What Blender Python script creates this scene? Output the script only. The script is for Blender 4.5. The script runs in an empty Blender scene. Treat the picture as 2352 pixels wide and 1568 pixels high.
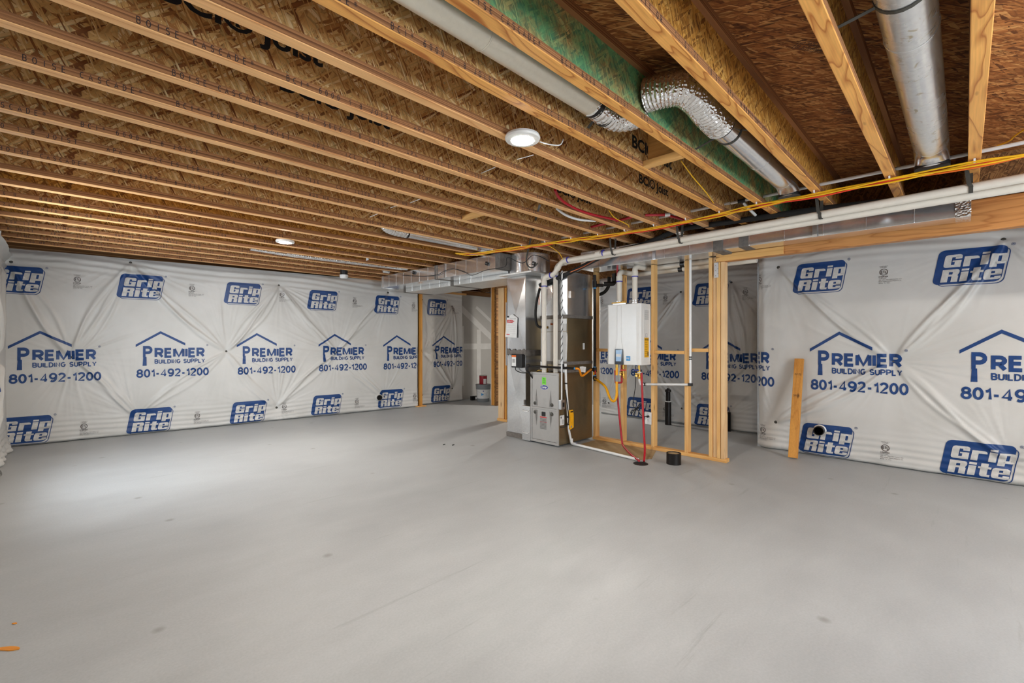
import bpy, bmesh, math, random
import numpy as np
from mathutils import Vector, Matrix

random.seed(7)
scene = bpy.context.scene
C = bpy.context.scene.collection

# ------------------------------------------------------------------ camera
# world axes: x runs along the floor joists, y across them, z up; metres
cam_d = bpy.data.cameras.new('camera')
cam_d.lens = 16.0
cam_d.sensor_width = 36.0
cam_d.clip_start = 0.05
cam = bpy.data.objects.new('camera', cam_d)
C.objects.link(cam)
cam.location = (0, 0, 1.28)
cam.rotation_euler = (math.radians(90), 0, math.radians(-45.165))
scene.camera = cam

# ------------------------------------------------------------------ world and exposure
world = bpy.data.worlds.new('sky')
scene.world = world
world.use_nodes = True
world.node_tree.nodes['Background'].inputs[0].default_value = (0.80, 0.90, 1.0, 1)
world.node_tree.nodes['Background'].inputs[1].default_value = 12.0
vs = scene.view_settings
vs.view_transform = 'Standard'
vs.look = 'None'
vs.gamma = 1.0
vs.exposure = 0.84
vs.use_curve_mapping = False
scene.cycles.use_denoising = True
scene.cycles.max_bounces = 8
scene.cycles.diffuse_bounces = 4
scene.cycles.use_adaptive_sampling = True
scene.cycles.adaptive_threshold = 0.03
scene.cycles.glossy_bounces = 4
scene.cycles.sample_clamp_indirect = 6.0
scene.cycles.caustics_reflective = False
scene.cycles.caustics_refractive = False

LAMP = 680.0      # radiance of a lamp's diffuser

# daylight comes through a side window and an added rear fill window: a portal in each opening
def portal(name, loc, rot, sx, sy):
    d = bpy.data.lights.new(name, 'AREA')
    d.shape = 'RECTANGLE'; d.size = sx; d.size_y = sy
    d.cycles.is_portal = True
    o = bpy.data.objects.new(name, d); C.objects.link(o)
    o.location = loc; o.rotation_euler = rot
    return o
portal('daylight_portal', (-0.60, 5.45, 1.45), (0, math.radians(-90), 0), 1.0, 1.4)
portal('daylight_portal', (2.0, -3.10, 1.35), (math.radians(90), 0, 0), 2.0, 1.5)  # opening of the added rear fill window

# ------------------------------------------------------------------ materials
class NT:
    def __init__(s, m):
        s.t = m.node_tree; s.t.nodes.clear()
        s.out = s.t.nodes.new('ShaderNodeOutputMaterial')
        s.b = s.t.nodes.new('ShaderNodeBsdfPrincipled')
        s.t.links.new(s.b.outputs[0], s.out.inputs[0])
    def n(s, kind, **kw):
        nd = s.t.nodes.new(kind)
        for k, v in kw.items():
            if k.startswith('i_'):
                key = k[2:]
                s.put(nd, int(key) if key.isdigit() else key.replace('_', ' '), v)
            else:
                setattr(nd, k, v)
        return nd
    def put(s, nd, key, v):
        if isinstance(v, bpy.types.NodeSocket): s.t.links.new(v, nd.inputs[key])
        else: nd.inputs[key].default_value = v
    def set(s, key, v): s.put(s.b, key, v)
    def obj(s, scale=(1, 1, 1), rot=(0, 0, 0), loc=(0, 0, 0)):
        tc = s.n('ShaderNodeTexCoord')
        mp = s.n('ShaderNodeMapping', i_Vector=tc.outputs['Object'])
        mp.inputs['Scale'].default_value = scale
        mp.inputs['Rotation'].default_value = rot
        mp.inputs['Location'].default_value = loc
        return mp.outputs[0]
    def noise(s, vec, scale=5, detail=3, rough=.55, dist=0):
        return s.n('ShaderNodeTexNoise', i_Vector=vec, i_Scale=scale, i_Detail=detail, i_Roughness=rough, i_Distortion=dist).outputs[0]
    def ramp(s, fac, stops, interp='LINEAR'):
        r = s.n('ShaderNodeValToRGB', i_0=fac)
        r.color_ramp.interpolation = interp
        e = r.color_ramp.elements
        while len(e) < len(stops): e.new(.5)
        for q, (p, c) in zip(e, stops):
            q.position = p
            q.color = (c[0], c[1], c[2], 1) if isinstance(c, (tuple, list)) else (c, c, c, 1)
        return r.outputs[0]
    def math(s, op, a, b=0.0):
        return s.n('ShaderNodeMath', operation=op, i_0=a, i_1=b).outputs[0]
    def mix(s, fac, a, b, blend='MIX'):
        m = s.n('ShaderNodeMix', data_type='RGBA', blend_type=blend)
        s.put(m, 0, fac)
        for k, v in ((6, a), (7, b)):
            s.put(m, k, v if isinstance(v, bpy.types.NodeSocket) else (v[0], v[1], v[2], 1))
        return m.outputs[2]
    def bump(s, h, strength=.3, dist=.01):
        s.set('Normal', s.n('ShaderNodeBump', i_Height=h, i_Strength=strength, i_Distance=dist).outputs[0])

def sr(r, g, b):
    f = lambda v: ((v/255+.055)/1.055)**2.4 if v > 10 else v/255/12.92
    return (f(r), f(g), f(b))

MATS = {}
def new(name):
    m = bpy.data.materials.new(name); m.use_nodes = True
    MATS[name] = m
    return m, NT(m)

def plain(name, col, rough=.5, metal=0.0, spec=.5, var=.06, scale=18, bump=0.0):
    m, t = new(name)
    v = t.noise(t.obj(), scale, 3)
    lo = tuple(max(0, c*(1-var)) for c in col); hi = tuple(min(1, c*(1+var)) for c in col)
    t.set('Base Color', t.ramp(v, [(.3, lo), (.7, hi)]))
    t.set('Roughness', rough); t.set('Metallic', metal); t.set('Specular IOR Level', spec)
    if bump: t.bump(v, bump, .004)
    return m

def osb(name, cols, plane='xz', rough=.75, paint=None, size=1.0, base=1.45, spread=1.0):
    size *= 1.25
    """oriented strand board: overlapping layers of long flakes lying at scattered angles in the board's plane"""
    m, t = new(name)
    tc = t.n('ShaderNodeTexCoord').outputs['Object']
    sep = t.n('ShaderNodeSeparateXYZ', i_0=tc)
    a, b = {'xz': (0, 2), 'xy': (0, 1), 'yz': (1, 2)}[plane]
    uv = t.n('ShaderNodeCombineXYZ', i_0=sep.outputs[a], i_1=sep.outputs[b]).outputs[0]
    warp = t.n('ShaderNodeTexNoise', i_Vector=uv, i_Scale=9.0, i_Detail=2.0).outputs[1]
    uvw = t.n('ShaderNodeVectorMath', operation='MULTIPLY_ADD', i_0=warp, i_1=(.010, .010, 0), i_2=uv).outputs[0]
    col = None
    for k, (ang, sx, sy, cut) in enumerate([(.1, 7, 42, 0), (-.45, 8, 60, .45), (.55, 8, 75, .5), (-.95, 9, 90, .55), (1.0, 10, 110, .58), (-.3, 16, 200, .66)]):
        ro = t.n('ShaderNodeMapping', i_Vector=uvw)
        ro.inputs['Rotation'].default_value = (0, 0, base+ang*spread)
        mp = t.n('ShaderNodeMapping', i_Vector=ro.outputs[0])
        mp.inputs['Scale'].default_value = (sx/size, sy/size, 1)
        mp.inputs['Location'].default_value = (k*3.7, k*1.9, 0)
        vo = t.n('ShaderNodeTexVoronoi', i_Vector=mp.outputs[0], i_Scale=1.0, i_Randomness=1.0)
        sp = t.n('ShaderNodeSeparateColor', i_0=vo.outputs['Color'])
        rc = t.ramp(sp.outputs[0], [(i/(len(cols)-1), c) for i, c in enumerate(cols)])
        gr = t.n('ShaderNodeTexNoise', i_Vector=mp.outputs[0], i_Scale=2.6, i_Detail=3.0)
        rc = t.mix(.55, rc, t.ramp(gr.outputs[0], [(.3, .78), (.7, 1.2)]), 'MULTIPLY')
        edge = t.ramp(vo.outputs['Distance'], [(.55, 1.0), (.85, .62)])
        rc = t.mix(1.0, rc, edge, 'MULTIPLY')
        mask = t.ramp(sp.outputs[1], [(cut, 0), (cut+.02, 1)], 'CONSTANT')
        col = rc if col is None else t.mix(mask, col, rc)
    if paint:
        pn = t.noise(uv, 5, 5, .7)
        col = t.mix(t.ramp(pn, [(.36, .25), (.58, .92)]), col, t.mix(.5, paint, col, 'OVERLAY'))
    t.set('Base Color', col); t.set('Roughness', rough); t.set('Specular IOR Level', .3)
    return m

def wood(name, axis, light, dark, rings=9.0, rough=.6, figure=1.0, knots=True, along=.55, across=7.0):
    """sawn or peeled softwood with its grain along one axis"""
    m, t = new(name)
    sc = [across]*3; sc[axis] = along
    v = t.obj(tuple(sc))
    n1 = t.noise(v, 1.0, 2, .5, .4)
    bands = t.math('FRACT', t.math('MULTIPLY', n1, rings))
    f1 = t.ramp(bands, [(0.0, 1), (.12, .1), (.62, .0), (.92, .55), (1.0, 1)])
    sf = [180.0, 180.0, 180.0]; sf[axis] = 4.0
    n2 = t.noise(t.obj(tuple(sf)), 1.0, 2)
    col = t.mix(t.math('MULTIPLY', f1, .75*figure), light, dark)
    col = t.mix(.28, col, t.ramp(n2, [(.3, .55), (.7, 1.1)]), 'MULTIPLY')
    n3 = t.noise(t.obj(), 2.2, 2)
    col = t.mix(.5, col, t.ramp(n3, [(.3, (.78, .74, .70)), (.7, (1.1, 1.08, 1.05))]), 'MULTIPLY')
    if knots:
        sk = [9.0, 9.0, 9.0]; sk[axis] = 2.2
        vk = t.n('ShaderNodeTexVoronoi', i_Vector=t.obj(tuple(sk), loc=(3.1, 1.7, .4)), i_Scale=1.0)
        col = t.mix(t.ramp(vk.outputs['Distance'], [(.05, 1), (.12, 0)]), col, tuple(c*.35 for c in dark))
    t.set('Base Color', col); t.set('Roughness', rough); t.set('Specular IOR Level', .35)
    t.bump(n2, .12, .002)
    return m

def laminated(name, axis, layer_axis, light, dark):
    """edge of laminated veneer lumber: many thin dark glue lines"""
    m, t = new(name)
    s1 = [3.0, 3.0, 3.0]; s1[axis] = .5; s1[layer_axis] = 330.0
    n1 = t.noise(t.obj(tuple(s1)), 1.0, 2)
    s2 = [30.0, 30.0, 30.0]; s2[axis] = 1.0
    n2 = t.noise(t.obj(tuple(s2)), 1.0, 3)
    col = t.mix(t.ramp(n1, [(.38, 1), (.58, 0)]), light, dark)
    col = t.mix(.5, col, t.ramp(n2, [(.3, .6), (.7, 1.1)]), 'MULTIPLY')
    t.set('Base Color', col); t.set('Roughness', .7); t.set('Specular IOR Level', .25)
    return m

def galvanized(name, col=(.62, .63, .64), rough=.28, spangle=.12, smear=False, metal=.80, crinkle=0.0):
    m, t = new(name)
    vo = t.n('ShaderNodeTexVoronoi', i_Vector=t.obj(), i_Scale=70.0)
    s = t.n('ShaderNodeSeparateColor', i_0=vo.outputs['Color']).outputs[0]
    c = t.ramp(s, [(0, tuple(q*(1-spangle) for q in col)), (1, tuple(min(1, q*(1+spangle)) for q in col))])
    n = t.noise(t.obj(), 4.0, 4)
    if smear:
        k = t.noise(t.obj((9, 9, 3)), 1.6, 4, .6, .8)
        c = t.mix(t.ramp(k, [(.60, 0), (.68, .75)]), c, sr(176, 160, 118))
    t.set('Base Color', c); t.set('Metallic', metal)
    t.set('Roughness', t.ramp(n, [(.3, rough*.8), (.7, rough*1.3)]))
    if crinkle:
        cv = t.n('ShaderNodeTexVoronoi', i_Vector=t.obj(), i_Scale=75.0, feature='SMOOTH_F1')
        t.bump(cv.outputs['Distance'], crinkle, .012)
    else: t.bump(t.noise(t.obj(), 3.0, 2), .12, .02)
    return m

# --- the setting
m, t = new('concrete')
co = t.obj()
big = t.noise(co, .55, 5, .6, .3)
mid = t.noise(t.obj((1.2, 3.2, 1), (0, 0, .5)), 1.6, 5, .65)
fin = t.noise(co, 90, 3)
c = t.mix(.8, t.ramp(big, [(.30, sr(170, 172, 173)), (.70, sr(184, 187, 188))]), t.ramp(mid, [(.3, .88), (.7, 1.04)]), 'MULTIPLY')
c = t.mix(.25, c, t.ramp(fin, [(.3, .75), (.7, 1.1)]), 'MULTIPLY')
sc_ = t.noise(t.obj((.5, 9, 1), (0, 0, .6)), 1.3, 6, .7)
c = t.mix(t.ramp(sc_, [(.62, 0), (.74, .30)]), c, sr(112, 110, 106))
spot = t.n('ShaderNodeTexVoronoi', i_Vector=co, i_Scale=2.3)
c = t.mix(t.ramp(spot.outputs['Distance'], [(.03, .5), (.08, 0)]), c, sr(118, 112, 104))
t.set('Base Color', c)
t.set('Roughness', t.ramp(mid, [(.3, .42), (.7, .62)])); t.set('Specular IOR Level', .35)
t.bump(fin, .06, .004)

m, t = new('white_poly_facing')
co = t.obj()
we = t.n('ShaderNodeTexWave', i_Vector=co, i_Scale=90.0, i_Distortion=1.5, i_Detail=2.0, bands_direction='Z').outputs[1]
n = t.noise(co, 2.0, 3)
t.set('Base Color', t.mix(.06, t.ramp(n, [(.3, sr(205, 203, 198)), (.7, sr(216, 214, 210))]), we, 'MULTIPLY'))
t.set('Roughness', .38); t.set('Specular IOR Level', .45)
t.bump(t.noise(co, 55, 3), .10, .004)

def ink(name, col, rough=.42):
    m, t = new(name)
    n = t.noise(t.obj((1, 1, 1)), 14, 4, .7)
    t.set('Base Color', t.ramp(n, [(.35, tuple(q*.8 for q in col)), (.62, col), (.78, tuple(min(1, q*1.7+.01) for q in col))]))
    t.set('Roughness', rough)
    return m
ink('blue_ink', sr(10, 62, 124)); ink('white_ink', sr(212, 210, 206))
plain('black_ink', (.012, .011, .012), .8)
plain('worn_ink', sr(62, 48, 44), .8, var=.3, scale=60)
plain('drywall_paper', sr(186, 183, 178), .8, var=.05, scale=3)
plain('joint_compound', sr(216, 214, 210), .8, var=.05, scale=6)
plain('rear_wall_paint', sr(205, 203, 198), .7)

T1, T2, T3 = sr(236, 192, 126), sr(218, 166, 100), sr(190, 130, 72)
osb('joist_web_board', [sr(128, 76, 40), T3, T2, sr(220, 172, 106), sr(230, 186, 120), sr(246, 218, 164)], 'xz')
osb('joist_web_amber', [sr(118, 72, 26), sr(172, 116, 46), sr(200, 140, 58), sr(212, 156, 72), sr(224, 176, 96)], 'xz')
osb('joist_web_green', [sr(120, 90, 56), T3, T2, T1], 'xz', paint=sr(92, 184, 146))
osb('subfloor_board', [sr(92, 52, 26), sr(136, 82, 40), sr(160, 100, 52), sr(180, 118, 64), sr(212, 156, 94)], 'xy', base=.75, spread=.45)
osb('rim_board', [sr(96, 64, 38), sr(140, 98, 58), sr(172, 128, 80)], 'yz')
wood('flange_underside', 0, sr(255, 200, 136), sr(214, 136, 74), 6, .5, .9, True, .8, 8.0)
wood('flange_underside_orange', 0, sr(250, 184, 100), sr(176, 92, 28), 9, .5, 1.1, True, 1.1, 8.0)
laminated('flange_edge', 0, 2, sr(186, 130, 84), sr(116, 74, 46))
wood('lumber_upright', 2, sr(246, 198, 130), sr(220, 156, 88), 3.5, .55, .7)
wood('lumber_pale', 2, sr(244, 206, 156), sr(222, 170, 116), 3.5, .55, .7)
wood('lumber_across', 1, sr(244, 190, 116), sr(208, 140, 70), 4, .55, .7)
wood('lumber_along', 0, sr(226, 176, 112), sr(184, 118, 62), 6)
wood('beam_wood', 1, sr(214, 150, 88), sr(160, 94, 44), 7, .5, .9, True, .8, 9.0)
wood('board_wood', 2, sr(230, 164, 78), sr(192, 120, 48), 4, .55, .7)

galvanized('galvanized', (.86, .87, .88), .19, .05, metal=.9)
galvanized('duct_lamplit', (.88, .84, .72), .40, .02, metal=.55)  # galvanized metal with the lamp's warm reflection put into its colour
galvanized('galvanized_smeared', (.80, .80, .79), .24, .05, smear=True)
galvanized('galvanized_dull', (.80, .79, .76), .42, .05)
galvanized('cabinet_bronze', (.30, .235, .14), .38, .03, metal=.9)
galvanized('foil', (.88, .87, .85), .18, .05, metal=.95, crinkle=.55)
plain('bare_steel', (.60, .60, .60), .35, 1.0)
plain('furnace_grey', sr(176, 173, 169), .42, .25, var=.03)
plain('mastic', sr(112, 106, 100), .8, var=.2, scale=30, bump=.6)
plain('pvc', sr(228, 220, 206), .32, var=.04)
plain('white_tube', sr(232, 232, 230), .35, var=.03)
plain('primer_blue', sr(64, 62, 168), .4)
plain('black_iron', sr(34, 30, 28), .42, .5)
plain('black_plastic', sr(24, 23, 23), .4)
plain('grey_strap', sr(74, 72, 66), .55, .3)
plain('black_rubber', sr(34, 33, 32), .75)
plain('red_tube', sr(178, 24, 40), .38)
plain('cable_red', sr(232, 62, 34), .45)
plain('cable_orange', sr(232, 108, 22), .45)
plain('cable_yellow', sr(244, 186, 22), .45)
plain('gas_yellow', sr(248, 176, 20), .4)
plain('gas_orange', sr(244, 146, 22), .4)
plain('copper', sr(214, 124, 82), .3, 1.0)
plain('brass', sr(206, 166, 84), .3, 1.0)
plain('heater_white', sr(232, 231, 227), .28, spec=.5, var=.015)
plain('dark_glass', sr(44, 50, 58), .12, spec=.6)
plain('label_white', sr(226, 226, 224), .5)
plain('label_yellow', sr(238, 178, 26), .5)
plain('label_green', sr(126, 222, 70), .5)
plain('label_red', sr(206, 42, 46), .5)
plain('label_blue', sr(46, 56, 140), .45)
plain('label_cyan', sr(54, 152, 214), .45)
plain('label_grey', sr(150, 148, 144), .6)
plain('screen_blue', sr(150, 186, 222), .2)
plain('paint_red', sr(150, 26, 38), .35)
plain('bucket_grey', sr(132, 136, 138), .5)
plain('tag_pink', sr(226, 120, 150), .5)
plain('orange_residue', sr(232, 148, 44), .6)
plain('dust', sr(168, 142, 102), .8)
plain('lamp_trim', sr(236, 234, 228), .4)
m, t = new('lamp_glow')
t.set('Base Color', (1, 1, 1, 1)); t.set('Emission Color', (1, .94, .85, 1)); t.set('Emission Strength', LAMP)

# ------------------------------------------------------------------ mesh tools
class MB:
    """collects shapes into ONE mesh object"""
    def __init__(s, *mats):
        s.v = []; s.f = []; s.mi = []; s.sm = []; s.mats = list(mats)
    def add(s, verts, faces, mat=0, smooth=False):
        o = len(s.v); s.v += [tuple(p) for p in verts]
        for f in faces:
            s.f.append(tuple(i+o for i in f)); s.mi.append(mat); s.sm.append(smooth)
        return s
    def box(s, x0, x1, y0, y1, z0, z1, mat=0, mats=None):
        v = [(x, y, z) for z in (z0, z1) for y in (y0, y1) for x in (x0, x1)]
        f = [(0, 2, 3, 1), (4, 5, 7, 6), (0, 1, 5, 4), (2, 6, 7, 3), (0, 4, 6, 2), (1, 3, 7, 5)]   # -z +z -y +y -x +x
        for i, q in enumerate(f): s.add(v, [q], mats[i] if mats else mat) if mats else None
        if not mats: s.add(v, f, mat)
        return s
    def obox(s, c, ax, ay, az, hx, hy, hz, mat=0):
        c = Vector(c); ax, ay, az = (Vector(q).normalized() for q in (ax, ay, az))
        v = [c+ax*(hx*i)+ay*(hy*j)+az*(hz*k) for k in (-1, 1) for j in (-1, 1) for i in (-1, 1)]
        s.add(v, [(0, 2, 3, 1), (4, 5, 7, 6), (0, 1, 5, 4), (2, 6, 7, 3), (0, 4, 6, 2), (1, 3, 7, 5)], mat)
        return s
    def prism(s, poly, fn, d0, d1, mat=0):
        """poly of (a,b); fn(a,b,d) -> xyz"""
        n = len(poly)
        v = [fn(a, b, d0) for a, b in poly]+[fn(a, b, d1) for a, b in poly]
        f = [tuple(range(n-1, -1, -1)), tuple(range(n, 2*n))]+[(i, (i+1) % n, n+(i+1) % n, n+i) for i in range(n)]
        s.add(v, f, mat); return s
    def lathe(s, prof, base, axis=(0, 0, 1), n=24, mat=0, smooth=True):
        """prof of (radius, height) along axis from base"""
        az = Vector(axis).normalized(); up = Vector((1, 0, 0)) if abs(az.x) < .9 else Vector((0, 1, 0))
        ax = az.cross(up).normalized(); ay = az.cross(ax); b = Vector(base)
        def ring(r, h): return [b+az*h+ax*(r*math.cos(2*math.pi*k/n))+ay*(r*math.sin(2*math.pi*k/n)) for k in range(n)]
        runs = [[prof[0]]]
        for i in range(1, len(prof)):
            runs[-1].append(prof[i])
            if i < len(prof)-1:
                a0 = math.atan2(prof[i][1]-prof[i-1][1], prof[i][0]-prof[i-1][0]); a1 = math.atan2(prof[i+1][1]-prof[i][1], prof[i+1][0]-prof[i][0])
                if abs((a1-a0+math.pi) % (2*math.pi)-math.pi) > .6: runs.append([prof[i]])
        for run in runs:
            w = []; f = []
            for r, h in run: w += ring(r, h)
            for i in range(len(run)-1):
                for k in range(n):
                    k2 = (k+1) % n; f.append((i*n+k, i*n+k2, (i+1)*n+k2, (i+1)*n+k))
            s.add(w, f, mat, smooth)
        v = ring(*prof[0])+ring(*prof[-1])
        if prof[0][0] > 1e-6: s.add(v[:n], [tuple(range(n-1, -1, -1))], mat)
        if prof[-1][0] > 1e-6: s.add(v[-n:], [tuple(range(n))], mat)
        return s
    def tube(s, pts, r, n=12, mat=0, smooth_path=0, ribs=None, flat=None, cap=True):
        """round (or flat=(w,t)) section swept along pts; smooth_path = subdivisions per span"""
        P = [Vector(p) for p in pts]
        if smooth_path:
            Q = []
            for i in range(len(P)-1):
                p0, p1, p2, p3 = P[max(i-1, 0)], P[i], P[i+1], P[min(i+2, len(P)-1)]
                for k in range(smooth_path):
                    u = k/smooth_path
                    Q.append(.5*((2*p1)+(p2-p0)*u+(2*p0-5*p1+4*p2-p3)*u*u+(3*p1-p0-3*p2+p3)*u**3))
            P = Q+[P[-1]]
        m = len(P); v = []; f = []
        T = [(P[min(i+1, m-1)]-P[max(i-1, 0)]).normalized() for i in range(m)]
        ref = Vector((0, 0, 1)) if abs(T[0].z) < .9 else Vector((1, 0, 0))
        if flat and len(flat) > 2: ref = Vector(flat[2])
        nx = (ref-T[0]*ref.dot(T[0])).normalized()
        for i in range(m):
            if flat and len(flat) > 2: nx = ref
            nx = (nx-T[i]*nx.dot(T[i])).normalized(); ny = T[i].cross(nx)
            rr = r[i] if isinstance(r, (list, tuple)) else r
            if ribs: rr *= 1+ribs*(1 if i % 2 else -1)
            if flat:
                for a, b in ((-1, -1), (1, -1), (1, 1), (-1, 1)): v.append(P[i]+nx*(a*flat[0]/2)+ny*(b*flat[1]/2))
            else:
                for k in range(n):
                    a = 2*math.pi*k/n; v.append(P[i]+nx*(rr*math.cos(a))+ny*(rr*math.sin(a)))
        n = 4 if flat else n
        for i in range(m-1):
            for k in range(n):
                k2 = (k+1) % n; f.append((i*n+k, i*n+k2, (i+1)*n+k2, (i+1)*n+k))
        s.add(v, f, mat, not flat and not ribs)
        if cap:
            s.add(v[:n], [tuple(range(n-1, -1, -1))], mat); s.add(v[-n:], [tuple(range(n))], mat)
        return s
    def plate2d(s, vf, fn, mat=0):
        s.add([fn(a, b) for a, b in vf[0]], vf[1], mat); return s
    def build(s, name, parent=None, loc=None, bevel=0.0, seg=2, label=None):
        me = bpy.data.meshes.new(name)
        o3 = Vector(loc) if loc else Vector((0, 0, 0))
        me.from_pydata([tuple(Vector(p)-o3) for p in s.v], [], s.f)
        for q in s.mats: me.materials.append(MATS[q])
        me.polygons.foreach_set('material_index', s.mi)
        me.polygons.foreach_set('use_smooth', s.sm)
        me.update()
        o = bpy.data.objects.new(name, me); C.objects.link(o)
        if parent is not None: o.parent = parent
        elif loc: o.location = loc
        if bevel:
            b = o.modifiers.new('bevel', 'BEVEL'); b.width = bevel; b.segments = seg; b.limit_method = 'ANGLE'
        if label: o['label'] = label
        return o

def tag(o, label, cat, group=None, kind=None):
    o['label'] = label; o['category'] = cat
    if group: o['group'] = group
    if kind: o['kind'] = kind
    return o
def structure(o):
    o['kind'] = 'structure'; return o
class Thing:
    """an Empty at the thing's base; part() adds a child whose points are given in world coordinates"""
    def __init__(s, name, label, cat, loc=(0, 0, 0), group=None):
        s.loc = Vector(loc)
        s.o = bpy.data.objects.new(name, None); C.objects.link(s.o); s.o.location = loc
        s.o.empty_display_size = .1
        tag(s.o, label, cat, group)
    def part(s, mb, name, bevel=0.0, label=None, seg=2, under=None):
        o = mb.build(name, parent=under or s.o, loc=s.loc, bevel=bevel, seg=seg, label=label)
        return o
def solo(mb, name, label, cat, group=None, bevel=0.0, loc=None):
    return tag(mb.build(name, bevel=bevel, loc=loc), label, cat, group)

_txt = {}
def text2d(body, bold=0.0, shear=0.0, res=2):
    """outline letters as flat polygons, cap height about 0.7"""
    key = (body, bold, shear, res)
    if key not in _txt:
        cu = bpy.data.curves.new('letters', 'FONT'); cu.body = body; cu.size = 1.0
        cu.offset = bold; cu.shear = shear; cu.resolution_u = res
        o = bpy.data.objects.new('letters', cu); C.objects.link(o)
        bpy.context.view_layer.update()
        me = bpy.data.meshes.new_from_object(o.evaluated_get(bpy.context.evaluated_depsgraph_get()))
        _txt[key] = ([(v.co.x, v.co.y) for v in me.vertices], [tuple(p.vertices) for p in me.polygons])
        bpy.data.objects.remove(o); bpy.data.curves.remove(cu); bpy.data.meshes.remove(me)
    return _txt[key]
def fit_font(body, x0, x1, z0, z1, bold=0.0, shear=0.0, res=2):
    """letters stretched to fill a rectangle"""
    v, f = text2d(body, bold, shear, res)
    a = [p[0] for p in v]; b = [p[1] for p in v]
    ax, bx, az, bz = min(a), max(a), min(b), max(b)
    return ([(x0+(p-ax)/(bx-ax)*(x1-x0), z0+(q-az)/(bz-az)*(z1-z0)) for p, q in v], f)
def rrect(x0, x1, z0, z1, r, shear=0.0, n=6):
    pts = []
    for cx, cz, a0 in ((x1-r, z1-r, 0), (x0+r, z1-r, 90), (x0+r, z0+r, 180), (x1-r, z0+r, 270)):
        for k in range(n+1):
            a = math.radians(a0+90*k/n); pts.append((cx+r*math.cos(a), cz+r*math.sin(a)))
    return [(x+(z-z0)*shear, z) for x, z in pts]
def ngon(poly): return (poly, [tuple(range(len(poly)))])
def ring2d(cx, cz, r0, r1, n=20):
    p = [(cx+r*math.cos(2*math.pi*k/n), cz+r*math.sin(2*math.pi*k/n)) for r in (r0, r1) for k in range(n)]
    return (p, [(k, (k+1) % n, n+(k+1) % n, n+k) for k in range(n)])

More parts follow.
